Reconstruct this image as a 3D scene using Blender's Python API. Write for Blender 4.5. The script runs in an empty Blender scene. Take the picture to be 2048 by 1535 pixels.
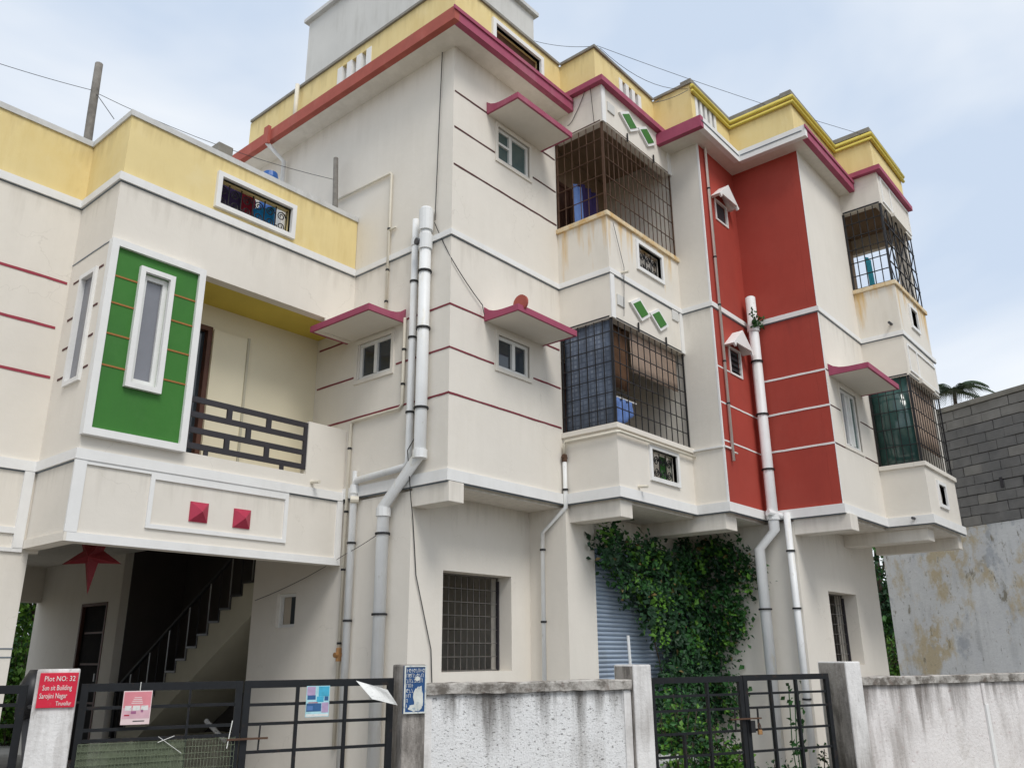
import bpy, bmesh, math, random
from mathutils import Vector, Matrix
random.seed(7)
R = math.radians
S = bpy.context.scene
COL = S.collection

# ------------------------------------------------------------------ camera
YAW, PITCH, ROLL, FPX = R(49.7434), R(18.06), R(-0.4607), 1662.95   # solved from the building's edges
EYE = Vector((0, 0, 1.6))
FW = Vector((math.sin(YAW)*math.cos(PITCH), math.cos(YAW)*math.cos(PITCH), math.sin(PITCH)))
RT0 = Vector((math.cos(YAW), -math.sin(YAW), 0)); UP0 = RT0.cross(FW)
RT = RT0*math.cos(ROLL) + UP0*math.sin(ROLL); UP = UP0*math.cos(ROLL) - RT0*math.sin(ROLL)
cam = bpy.data.cameras.new('camera'); cam.sensor_fit = 'HORIZONTAL'; cam.sensor_width = 36
cam.lens = 36*FPX/2048; cam.clip_end = 2000; cam.clip_start = .05
camo = bpy.data.objects.new('camera', cam); COL.objects.link(camo); S.camera = camo
camo.matrix_world = Matrix(((RT.x, UP.x, -FW.x, EYE.x), (RT.y, UP.y, -FW.y, EYE.y), (RT.z, UP.z, -FW.z, EYE.z), (0, 0, 0, 1)))
camo.rotation_mode = 'XYZ'

# ------------------------------------------------------------------ sky, sun, exposure
W = bpy.data.worlds.new('World'); S.world = W; W.use_nodes = True
nt = W.node_tree; nt.nodes.clear()
SUN_AZ, SUN_EL = R(205), R(52)          # azimuth from +Y clockwise: over the photographer's shoulder
sky = nt.nodes.new('ShaderNodeTexSky'); sky.sky_type = 'NISHITA'; sky.sun_disc = False
sky.sun_elevation = SUN_EL; sky.sun_rotation = SUN_AZ
tc = nt.nodes.new('ShaderNodeTexCoord'); mp = nt.nodes.new('ShaderNodeMapping'); mp.inputs['Scale'].default_value = (1, 1, 2.2)
no = nt.nodes.new('ShaderNodeTexNoise'); no.inputs['Scale'].default_value = 1.7; no.inputs['Detail'].default_value = 5; no.inputs['Roughness'].default_value = .48
no.inputs['Distortion'].default_value = .35
rp = nt.nodes.new('ShaderNodeValToRGB'); rp.color_ramp.elements[0].position = .36; rp.color_ramp.elements[1].position = .64
rp.color_ramp.elements[0].color = (.60, .70, .845, 1); rp.color_ramp.elements[1].color = (.965, .985, 1, 1)
sc = nt.nodes.new('ShaderNodeVectorMath'); sc.operation = 'SCALE'; sc.inputs['Scale'].default_value = 8.8
mx = nt.nodes.new('ShaderNodeMixRGB'); mx.inputs['Fac'].default_value = .9
bg = nt.nodes.new('ShaderNodeBackground'); bg.inputs['Strength'].default_value = .1
ow = nt.nodes.new('ShaderNodeOutputWorld')
L = nt.links.new
L(tc.outputs['Generated'], mp.inputs['Vector']); L(mp.outputs[0], no.inputs['Vector']); L(no.outputs[0], rp.inputs[0]); L(rp.outputs[0], sc.inputs[0])
L(sky.outputs[0], mx.inputs[1]); L(sc.outputs[0], mx.inputs[2]); L(mx.outputs[0], bg.inputs[0]); L(bg.outputs[0], ow.inputs[0])
sl = bpy.data.lights.new('sun', 'SUN'); sl.energy = 1.5; sl.angle = R(22); sl.color = (1, .965, .91)
so = bpy.data.objects.new('sun', sl); COL.objects.link(so)
sd = Vector((math.sin(SUN_AZ)*math.cos(SUN_EL), math.cos(SUN_AZ)*math.cos(SUN_EL), math.sin(SUN_EL)))
so.rotation_euler = (-sd).to_track_quat('-Z', 'Y').to_euler(); so.location = sd*40
S.view_settings.view_transform = 'Standard'; S.view_settings.look = 'None'; S.view_settings.gamma = 1
S.view_settings.exposure = .33; S.view_settings.use_curve_mapping = False

# ------------------------------------------------------------------ photo pixel -> ray -> point on a known plane
def ray(px, py): return FW + RT*((px-1024)/FPX) - UP*((py-767.5)/FPX)
def onx(c, px, py): d = ray(px, py); return EYE + d*((c-EYE.x)/d.x)
def ony(c, px, py): d = ray(px, py); return EYE + d*((c-EYE.y)/d.y)
def onz(c, px, py): d = ray(px, py); return EYE + d*((c-EYE.z)/d.z)
ROAD = R(24)                                  # the lane runs 24 degrees off the facade
RN = Vector((math.sin(ROAD), math.cos(ROAD), 0)); RTAN = Vector((math.cos(ROAD), -math.sin(ROAD), 0))
FD = 7.0                                      # camera to fence line
def onf(px, py, d=FD):                        # -> (t along fence, z)
    q = ray(px, py); p = EYE + q*(d/q.dot(RN)); return p.dot(RTAN), p.z
def fence_pt(t, d=FD, z=0): return RTAN*t + RN*d + Vector((0, 0, z))

# ------------------------------------------------------------------ materials
def mat(name, rgb, rough=.8, metal=0, var=.06, scale=3, streak=0, streak_col=None, bump=0, bscale=60, spec=.5, spots=None, extra=None, vstretch=.12):
    m = bpy.data.materials.new(name); m.use_nodes = True; t = m.node_tree; N = t.nodes; K = t.links.new
    b = N['Principled BSDF']; b.inputs['Roughness'].default_value = rough; b.inputs['Metallic'].default_value = metal
    b.inputs['Specular IOR Level'].default_value = spec
    geo = N.new('ShaderNodeNewGeometry')
    n1 = N.new('ShaderNodeTexNoise'); n1.inputs['Scale'].default_value = scale; n1.inputs['Detail'].default_value = 6; n1.inputs['Roughness'].default_value = .62
    K(geo.outputs['Position'], n1.inputs['Vector'])
    r1 = N.new('ShaderNodeMapRange'); r1.inputs[1].default_value = .3; r1.inputs[2].default_value = .7; r1.inputs[3].default_value = 1-var; r1.inputs[4].default_value = 1+var*.7
    K(n1.outputs[0], r1.inputs[0])
    mu = N.new('ShaderNodeVectorMath'); mu.operation = 'SCALE'; mu.inputs[0].default_value = rgb[:3]; K(r1.outputs[0], mu.inputs['Scale'])
    cur = mu.outputs[0]
    def overlay(cur, fac, col):
        x = N.new('ShaderNodeMixRGB'); K(fac, x.inputs[0]); K(cur, x.inputs[1]); x.inputs[2].default_value = (*col, 1); return x.outputs[0]
    if streak:
        mp = N.new('ShaderNodeMapping'); mp.inputs['Scale'].default_value = (1, 1, vstretch); K(geo.outputs['Position'], mp.inputs[0])
        n2 = N.new('ShaderNodeTexNoise'); n2.inputs['Scale'].default_value = 6; n2.inputs['Detail'].default_value = 7; n2.inputs['Roughness'].default_value = .66; K(mp.outputs[0], n2.inputs['Vector'])
        n3 = N.new('ShaderNodeTexNoise'); n3.inputs['Scale'].default_value = .9; n3.inputs['Detail'].default_value = 3; K(geo.outputs['Position'], n3.inputs['Vector'])
        ml = N.new('ShaderNodeMath'); ml.operation = 'MULTIPLY'; K(n2.outputs[0], ml.inputs[0]); K(n3.outputs[0], ml.inputs[1])
        r2 = N.new('ShaderNodeMapRange'); r2.inputs[1].default_value = .25; r2.inputs[2].default_value = .42; r2.inputs[3].default_value = 0; r2.inputs[4].default_value = streak; K(ml.outputs[0], r2.inputs[0])
        cur = overlay(cur, r2.outputs[0], streak_col or tuple(c*.55 for c in rgb[:3]))
    if spots:                                   # (scale, lo, hi, amount, colour)
        for (s_, lo, hi, am, co, zst) in spots:
            mp = N.new('ShaderNodeMapping'); mp.inputs['Scale'].default_value = (1, 1, zst); K(geo.outputs['Position'], mp.inputs[0])
            n4 = N.new('ShaderNodeTexNoise'); n4.inputs['Scale'].default_value = s_; n4.inputs['Detail'].default_value = 8; n4.inputs['Roughness'].default_value = .7; K(mp.outputs[0], n4.inputs['Vector'])
            r4 = N.new('ShaderNodeMapRange'); r4.inputs[1].default_value = lo; r4.inputs[2].default_value = hi; r4.inputs[3].default_value = 0; r4.inputs[4].default_value = am; K(n4.outputs[0], r4.inputs[0])
            cur = overlay(cur, r4.outputs[0], co)
    if extra: cur = extra(t, geo, cur, overlay)
    K(cur, b.inputs['Base Color'])
    if bump:
        n5 = N.new('ShaderNodeTexNoise'); n5.inputs['Scale'].default_value = bscale; n5.inputs['Detail'].default_value = 5; n5.inputs['Roughness'].default_value = .65; K(geo.outputs['Position'], n5.inputs['Vector'])
        bp = N.new('ShaderNodeBump'); bp.inputs['Strength'].default_value = bump; bp.inputs['Distance'].default_value = .02; K(n5.outputs[0], bp.inputs['Height']); K(bp.outputs[0], b.inputs['Normal'])
    return m

def drip(z0, z1, col, amt, sc=7):
    "run-off stains hanging below a ledge at z1 and thinning out towards z0"
    def f(t, geo, cur, overlay):
        N = t.nodes; K = t.links.new
        sp = N.new('ShaderNodeSeparateXYZ'); K(geo.outputs['Position'], sp.inputs[0])
        g = N.new('ShaderNodeMapRange'); g.inputs[1].default_value = z0; g.inputs[2].default_value = z1; g.inputs[3].default_value = -.16; g.inputs[4].default_value = .16; K(sp.outputs[2], g.inputs[0])
        mp = N.new('ShaderNodeMapping'); mp.inputs['Scale'].default_value = (1, 1, .1); K(geo.outputs['Position'], mp.inputs[0])
        n = N.new('ShaderNodeTexNoise'); n.inputs['Scale'].default_value = sc; n.inputs['Detail'].default_value = 6; n.inputs['Roughness'].default_value = .6; K(mp.outputs[0], n.inputs['Vector'])
        a = N.new('ShaderNodeMath'); a.operation = 'ADD'; K(n.outputs[0], a.inputs[0]); K(g.outputs[0], a.inputs[1])
        r = N.new('ShaderNodeMapRange'); r.inputs[1].default_value = .53; r.inputs[2].default_value = .74; r.inputs[3].default_value = 0; r.inputs[4].default_value = amt; K(a.outputs[0], r.inputs[0])
        lt = N.new('ShaderNodeMath'); lt.operation = 'LESS_THAN'; K(sp.outputs[2], lt.inputs[0]); lt.inputs[1].default_value = z1+.01
        mk = N.new('ShaderNodeMath'); mk.operation = 'MULTIPLY'; K(lt.outputs[0], mk.inputs[0]); K(r.outputs[0], mk.inputs[1])
        return overlay(cur, mk.outputs[0], col)
    return f

def weather(*fs):
    def f(t, geo, cur, overlay):
        for g in fs: cur = g(t, geo, cur, overlay)
        return cur
    return f
def cracks(col, amt, sc=.55, wd=.0035):
    "hairline plaster cracks: warped cell borders, broken up by noise"
    def f(t, geo, cur, overlay):
        N = t.nodes; K = t.links.new
        n = N.new('ShaderNodeTexNoise'); n.inputs['Scale'].default_value = 2.2; n.inputs['Detail'].default_value = 5; K(geo.outputs['Position'], n.inputs['Vector'])
        ad = N.new('ShaderNodeVectorMath'); ad.operation = 'MULTIPLY_ADD'; K(n.outputs['Color'], ad.inputs[0]); ad.inputs[1].default_value = (.9, .9, .9); K(geo.outputs['Position'], ad.inputs[2])
        v = N.new('ShaderNodeTexVoronoi'); v.feature = 'DISTANCE_TO_EDGE'; v.inputs['Scale'].default_value = sc; K(ad.outputs[0], v.inputs['Vector'])
        r = N.new('ShaderNodeMapRange'); r.inputs[1].default_value = 0; r.inputs[2].default_value = wd; r.inputs[3].default_value = amt; r.inputs[4].default_value = 0; K(v.outputs['Distance'], r.inputs[0])
        m = N.new('ShaderNodeTexNoise'); m.inputs['Scale'].default_value = .8; K(geo.outputs['Position'], m.inputs['Vector'])
        q = N.new('ShaderNodeMapRange'); q.inputs[1].default_value = .5; q.inputs[2].default_value = .58; K(m.outputs[0], q.inputs[0])
        mu = N.new('ShaderNodeMath'); mu.operation = 'MULTIPLY'; K(r.outputs[0], mu.inputs[0]); K(q.outputs[0], mu.inputs[1])
        return overlay(cur, mu.outputs[0], col)
    return f
GRIME = (.44, .40, .335)
M = {}
M['wall'] = mat('cream_wall_paint', (.787, .741, .668), .85, var=.05, scale=.9, streak=.12, streak_col=(.52, .475, .40), bump=.13, bscale=9, spec=.25, spots=[(1.3, .5, .72, .20, (.66, .61, .53), 1), (5, .62, .75, .16, (.60, .55, .46), .5)],
                extra=weather(drip(6.0, 6.52, GRIME, .24, 9), drip(2.9, 3.46, GRIME, .24, 9), drip(8.8, 9.36, GRIME, .16, 8), cracks((.40, .36, .30), .25)))
M['wall_stain'] = mat('cream_wall_paint_stained', (.77, .725, .65), .85, var=.05, scale=1.6, streak=.25, streak_col=(.52, .47, .38), bump=.10, spec=.25, extra=drip(6.55, 7.5, (.66, .42, .13), .85))
M['cap_stain'] = mat('ledge_paint_stained', (.74, .62, .43), .85, var=.12, scale=5, bump=.1, spec=.25, spots=[(6, .45, .62, .75, (.62, .36, .09), 1), (14, .55, .7, .6, (.3, .2, .1), 1)])
M['white'] = mat('white_trim_paint', (.83, .825, .81), .75, var=.04, scale=4, streak=.18, streak_col=(.5, .48, .43), bump=.06, spec=.3)
M['yellow'] = mat('pale_yellow_paint', (.80, .655, .33), .82, var=.05, scale=1.3, streak=.28, streak_col=(.55, .38, .12), bump=.10, bscale=10, spec=.22, spots=[(1.1, .5, .75, .35, (.68, .49, .13), .6), (4, .60, .72, .22, (.58, .44, .20), .5), (2.0, .55, .7, .3, (.84, .73, .46), 1)], extra=weather(drip(6.9, 7.36, (.48, .36, .16), .4, 9), drip(10.0, 10.44, (.46, .35, .16), .4, 9)))
M['yellow2'] = mat('strong_yellow_paint', (.68, .555, .11), .7, var=.08, scale=5, spec=.3, bump=.05, streak=.2, streak_col=(.4, .3, .05))
M['lemon'] = mat('pale_lemon_paint', (.80, .735, .56), .82, var=.04, scale=1.5, spec=.25)
M['olive'] = mat('mustard_ceiling_paint', (.66, .52, .10), .8, var=.06, spec=.25)
M['red'] = mat('brick_red_paint', (.39, .058, .040), .72, var=.08, scale=1.2, streak=.25, streak_col=(.26, .038, .03), bump=.07, spec=.3, spots=[(.8, .5, .8, .3, (.47, .115, .085), 1), (2.6, .56, .72, .35, (.30, .045, .035), .5)], extra=weather(drip(6.0, 6.53, (.25, .045, .035), .35, 8)))
M['magenta'] = mat('magenta_edge_paint', (.37, .075, .135), .7, var=.10, scale=6, spec=.35, streak=.2, streak_col=(.5, .3, .32))
M['salmon'] = mat('faded_red_edge_paint', (.40, .10, .075), .75, var=.12, scale=4, spec=.3, streak=.35, streak_col=(.52, .25, .2))
M['maroon'] = mat('maroon_line_paint', (.095, .035, .035), .75, var=.1, scale=8, spec=.3)
M['wine'] = mat('wine_line_paint', (.21, .035, .05), .75, var=.1, scale=8, spec=.3)
M['redline'] = mat('red_line_paint', (.34, .05, .075), .75, var=.1, scale=8, spec=.3)
M['rust_line'] = mat('rust_line_paint', (.36, .16, .05), .75, var=.1, scale=8, spec=.3)
M['green'] = mat('leaf_green_paint', (.045, .185, .030), .6, var=.07, scale=1.5, streak=.3, streak_col=(.035, .13, .03), bump=.08, bscale=9, spec=.3, spots=[(2.2, .52, .72, .4, (.075, .22, .05), 1), (7, .6, .72, .3, (.03, .12, .025), .3)])
M['slate'] = mat('slate_line', (.16, .19, .22), .8, var=.1)
M['coping'] = mat('weathered_cement_coping', (.27, .255, .225), .92, var=.25, scale=5, bump=.2, spec=.2)
M['coping_light'] = mat('grey_white_coping', (.62, .62, .61), .9, var=.10, scale=5, streak=.4, streak_col=(.3, .3, .28), bump=.1, spec=.2)
M['grey_wall'] = mat('grey_cement_wash', (.655, .65, .625), .9, var=.07, scale=.8, streak=.35, streak_col=(.34, .33, .29), bump=.1, spec=.2)
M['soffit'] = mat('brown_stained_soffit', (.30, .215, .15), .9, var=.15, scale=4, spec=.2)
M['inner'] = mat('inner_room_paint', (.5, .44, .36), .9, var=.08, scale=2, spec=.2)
M['frame'] = mat('white_window_frame', (.8, .8, .78), .45, var=.03, scale=9, streak=.2, streak_col=(.45, .4, .32), spec=.5)
M['glass'] = mat('dark_window_glass', (.035, .045, .055), .06, var=.1, spec=.8)
M['glass_grey'] = mat('frosted_grey_glass', (.20, .205, .23), .25, var=.12, scale=2, spec=.6)
M['glass_green'] = mat('green_sheet_glass', (.045, .105, .095), .12, var=.25, scale=3, spec=.7, spots=[(2.5, .5, .72, .5, (.12, .2, .18), 1)])
M['louvre'] = mat('louvre_glass', (.07, .115, .115), .15, var=.15, scale=4, spec=.7)
M['black'] = mat('black_iron_paint', (.014, .014, .016), .6, var=.2, scale=20, spec=.45, spots=[(18, .62, .75, .5, (.09, .045, .02), 1)])
M['black2'] = mat('charcoal_railing_paint', (.035, .032, .038), .55, var=.15, scale=20, spec=.4)
M['gate'] = mat('gate_iron_paint', (.013, .0145, .017), .55, var=.2, scale=12, spec=.28, spots=[(10, .58, .72, .45, (.10, .055, .03), 1), (25, .64, .72, .2, (.10, .10, .10), 1)])
M['grille_grey'] = mat('dull_grille_paint', (.13, .12, .11), .6, var=.2, scale=12, spec=.4)
M['rustiron'] = mat('rusty_iron', (.10, .055, .035), .8, var=.3, scale=20, spec=.3)
M['pvc'] = mat('grey_white_pvc', (.79, .80, .80), .45, var=.05, scale=3, streak=.4, streak_col=(.48, .43, .34), spots=[(4, .58, .68, .45, (.66, .58, .36), .25), (20, .62, .7, .4, (.4, .37, .3), .5)], spec=.45)
M['pvc_cream'] = mat('cream_pvc', (.74, .69, .58), .5, var=.06, scale=4, streak=.25, streak_col=(.5, .42, .3), spec=.4)
M['pvc_bright'] = mat('ivory_pvc', (.84, .80, .72), .5, var=.04, scale=4, spec=.4)
M['doorblack'] = mat('dull_black_door', (.02, .018, .018), .9, var=.2, scale=5, spec=.1)
M['brass'] = mat('brass_valve', (.48, .26, .11), .45, metal=.6, var=.2)
M['wood'] = mat('brown_door_wood', (.10, .04, .025), .55, var=.25, scale=5, spec=.4)
M['post'] = mat('weathered_grey_pole', (.22, .205, .185), .9, var=.3, scale=8, bump=.3, bscale=30, spec=.2, vstretch=.05, streak=.5, streak_col=(.09, .08, .07))
M['shutter'] = mat('blue_grey_shutter_steel', (.40, .48, .585), .5, metal=.15, var=.08, scale=3, streak=.35, streak_col=(.26, .27, .29), spec=.5)
M['shframe'] = mat('pale_blue_shutter_frame', (.36, .45, .58), .6, var=.1, spec=.4)
M['granite'] = mat('dark_stair_granite', (.03, .028, .027), .3, var=.3, scale=30, spec=.5)
M['stair'] = mat('stair_side_paint', (.50, .47, .37), .85, var=.07, spec=.25)
M['shadewall'] = mat('stairwell_shade_colour', (.085, .075, .07), .8, var=.15, scale=1.5, spec=.25)  # darkness of the unlit stairwell put into the wall colour
M['steel'] = mat('steel_baluster', (.45, .45, .45), .35, metal=.8, var=.1)
M['white_spatter'] = mat('spatter_dash_whitewash', (.82, .82, .82), .95, var=.07, scale=3, bump=.6, bscale=60, spec=.15, streak=.5, streak_col=(.30, .28, .255),
                         spots=[(26, .575, .62, .85, (.14, .135, .13), 2.2), (60, .59, .64, .6, (.22, .215, .21), 1.5), (2.2, .58, .75, .4, (.48, .47, .45), .5), (1.3, .62, .74, .35, (.52, .47, .40), .8)], extra=drip(.75, 1.32, (.09, .08, .07), .85, 6))
M['whitewash'] = mat('stained_whitewash', (.80, .765, .75), .95, var=.08, scale=1.8, bump=.5, bscale=30, spec=.15, streak=.6, streak_col=(.22, .19, .165),
                     spots=[(11, .58, .68, .55, (.46, .35, .335), 1.8), (2, .54, .70, .45, (.48, .43, .40), .6), (40, .62, .68, .7, (.16, .12, .11), 2.0), (1.1, .55, .68, .45, (.38, .34, .29), .8)], extra=drip(.6, 1.28, (.12, .10, .085), .8, 5))
M['wall_cap'] = mat('mouldy_wall_cap', (.50, .475, .44), .95, var=.2, scale=3, bump=.5, bscale=30, spec=.15, spots=[(5, .45, .60, .85, (.10, .085, .07), 1.3), (16, .55, .66, .6, (.17, .12, .10), .6)])
M['pillar'] = mat('whitewashed_pillar', (.78, .765, .75), .95, var=.12, scale=4, bump=.4, bscale=26, spec=.15, streak=.7, streak_col=(.22, .19, .165), spots=[(11, .58, .7, .6, (.2, .17, .15), .25)])
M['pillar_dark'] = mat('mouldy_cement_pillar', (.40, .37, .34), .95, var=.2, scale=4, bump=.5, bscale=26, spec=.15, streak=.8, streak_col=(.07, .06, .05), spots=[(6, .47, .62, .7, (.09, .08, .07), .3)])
M['block'] = mat('concrete_block', (.205, .20, .195), .95, var=.16, scale=4, bump=.4, bscale=40, spec=.15, spots=[(1.2, .5, .7, .45, (.12, .125, .13), 1)])
M['block_light'] = mat('pale_concrete_block', (.265, .255, .24), .95, var=.15, scale=4, bump=.4, bscale=40, spec=.15)
M['mortar'] = mat('mortar', (.165, .16, .155), .95, var=.15, scale=6, bump=.3, spec=.15)
M['oldplaster'] = mat('peeling_old_plaster', (.72, .73, .74), .95, var=.09, scale=1.2, bump=.5, bscale=14, spec=.15, streak=.5, streak_col=(.33, .34, .36),
                      spots=[(.75, .525, .60, .85, (.56, .46, .29), .6), (1.3, .57, .64, .7, (.40, .43, .48), .7), (2.4, .54, .60, .85, (.68, .69, .71), .8), (5, .60, .66, .8, (.22, .19, .13), .45), (14, .60, .66, .6, (.25, .24, .22), .6)])
M['teal'] = mat('teal_frame_paint', (.03, .12, .13), .5, var=.2, scale=8)
M['asphalt'] = mat('road_asphalt', (.075, .074, .072), .95, var=.25, scale=6, bump=.5, spec=.2)
M['soil'] = mat('dusty_ground', (.26, .215, .16), 1, var=.25, scale=.7, bump=.4, bscale=12, spec=.1, spots=[(.3, .5, .6, .6, (.10, .14, .05), 1)])
M['yard'] = mat('yard_cement', (.33, .315, .29), .95, var=.15, scale=2, bump=.2, spec=.2)
M['bark'] = mat('tree_bark', (.10, .075, .055), .95, var=.3, scale=10, bump=.5)
def leaf(name, rgb, var=.35, trans=.25):
    m = mat(name, rgb, .55, var=var, scale=5, spec=.35)
    b = m.node_tree.nodes['Principled BSDF']; b.inputs['Transmission Weight'].default_value = 0
    b.inputs['Subsurface Weight'].default_value = 0
    return m
M['leaf_dark'] = leaf('dark_creeper_leaf', (.013, .050, .018)); M['leaf_mid'] = leaf('creeper_leaf', (.024, .098, .020)); M['leaf_lime'] = leaf('young_leaf', (.085, .21, .02))
M['leaf_tree'] = leaf('tree_leaf', (.045, .14, .028)); M['leaf_bright'] = leaf('bright_tree_leaf', (.13, .28, .030)); M['leaf_dead'] = leaf('dry_leaf', (.17, .12, .04)); M['palm'] = leaf('palm_leaflet', (.04, .075, .03))
M['grass'] = leaf('grass_blade', (.07, .16, .03))
M['blue_plastic'] = mat('blue_plastic', (.012, .10, .36), .4, var=.08, spec=.5)
M['paper'] = mat('printed_paper', (.74, .74, .72), .8, var=.05, scale=12, spots=[(26, .56, .6, .35, (.3, .3, .3), 3)])
M['star'] = mat('red_star_paper', (.20, .008, .016), .6, var=.15, scale=5)
M['signred'] = mat('red_sign_paint', (.66, .012, .045), .45, var=.08, scale=8, spots=[(15, .62, .7, .35, (.5, .2, .2), 1)])
M['signblue'] = mat('blue_sign_paint', (.015, .075, .22), .55, var=.12, scale=10)
M['signwhite'] = mat('white_lettering', (.78, .78, .74), .7, var=.06, scale=20)
M['peel'] = mat('torn_poster_residue', (.66, .68, .64), .9, var=.15, scale=14, spots=[(20, .55, .62, .7, (.25, .34, .42), 1)])
M['pink'] = mat('pink_print', (.72, .25, .29), .6, var=.12, scale=6); M['pink_lt'] = mat('pale_pink_print', (.78, .62, .62), .6, var=.08, scale=8)
M['crimson'] = mat('crimson_print', (.42, .02, .05), .6); M['mauve'] = mat('mauve_print', (.35, .12, .24), .6, var=.2, scale=20)
M['cyan'] = mat('cyan_print', (.06, .42, .62), .5, var=.25, scale=12); M['cyan_lt'] = mat('pale_cyan_print', (.42, .70, .76), .5, var=.2, scale=14)
M['navy'] = mat('navy_print', (.03, .11, .27), .5, var=.2, scale=14); M['lilac'] = mat('lilac_print', (.47, .34, .52), .6, var=.2, scale=14)
M['cloth_blue'] = mat('light_blue_cloth', (.16, .26, .56), .9, var=.12, scale=8, spec=.1, streak=.3, streak_col=(.1, .14, .34))
M['cloth_purple'] = mat('dark_purple_cloth', (.05, .035, .11), .9, var=.2, scale=8, spec=.1)
M['cloth_teal'] = mat('teal_cloth', (.03, .20, .26), .9, var=.15, scale=8, spec=.1)
M['cloth_cyan'] = mat('bright_blue_cloth', (.02, .22, .55), .9, var=.2, scale=9, spec=.1)
M['cloth_red'] = mat('dark_red_cloth', (.22, .02, .04), .9, var=.2, scale=9, spec=.1)
M['curtain'] = mat('brown_curtain', (.135, .075, .045), .95, var=.25, scale=7, spec=.1, streak=.5, streak_col=(.05, .03, .02))
M['blind'] = mat('faded_tan_sheet', (.40, .30, .235), .9, var=.15, scale=5, spec=.15, streak=.4, streak_col=(.24, .16, .11))
M['tarp'] = mat('black_rubber', (.012, .012, .014), .45, var=.2, scale=5, spec=.4)
M['dkgrey'] = mat('dark_grey_cover', (.07, .07, .075), .7, var=.2, scale=5)
M['wire'] = mat('black_cable', (.02, .02, .022), .6)
def net_mat():
    m = mat('green_shade_net', (.20, .235, .16), .9, var=.3, scale=12, spec=.1)
    t = m.node_tree; N = t.nodes; K = t.links.new; b = N['Principled BSDF']; b.inputs['Alpha'].default_value = .62
    return m
M['net'] = net_mat()
def mosaic():
    m = bpy.data.materials.new('blue_mosaic_print'); m.use_nodes = True; t = m.node_tree; N = t.nodes; K = t.links.new; b = N['Principled BSDF']; b.inputs['Roughness'].default_value = .6
    g = N.new('ShaderNodeNewGeometry'); v = N.new('ShaderNodeTexVoronoi'); v.distance = 'CHEBYCHEV'; v.feature = 'F1'; v.inputs['Scale'].default_value = 15; v.inputs['Randomness'].default_value = .12
    K(g.outputs['Position'], v.inputs['Vector'])
    n = N.new('ShaderNodeTexNoise'); n.inputs['Scale'].default_value = 5; n.inputs['Detail'].default_value = 6; K(g.outputs['Position'], n.inputs['Vector'])
    r = N.new('ShaderNodeValToRGB'); e = r.color_ramp.elements; e[0].position = .05; e[0].color = (.36, .39, .44, 1); e[1].position = .62; e[1].color = (.055, .075, .12, 1)
    x = e.new(.3); x.color = (.15, .185, .25, 1)
    K(v.outputs['Distance'], r.inputs[0])
    r2 = N.new('ShaderNodeMapRange'); r2.inputs[1].default_value = .3; r2.inputs[2].default_value = .7; r2.inputs[3].default_value = .7; r2.inputs[4].default_value = 1.25; K(n.outputs[0], r2.inputs[0])
    mu = N.new('ShaderNodeVectorMath'); mu.operation = 'SCALE'; K(r.outputs[0], mu.inputs[0]); K(r2.outputs[0], mu.inputs['Scale']); K(mu.outputs[0], b.inputs['Base Color']); return m
M['mosaic'] = mosaic()

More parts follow.
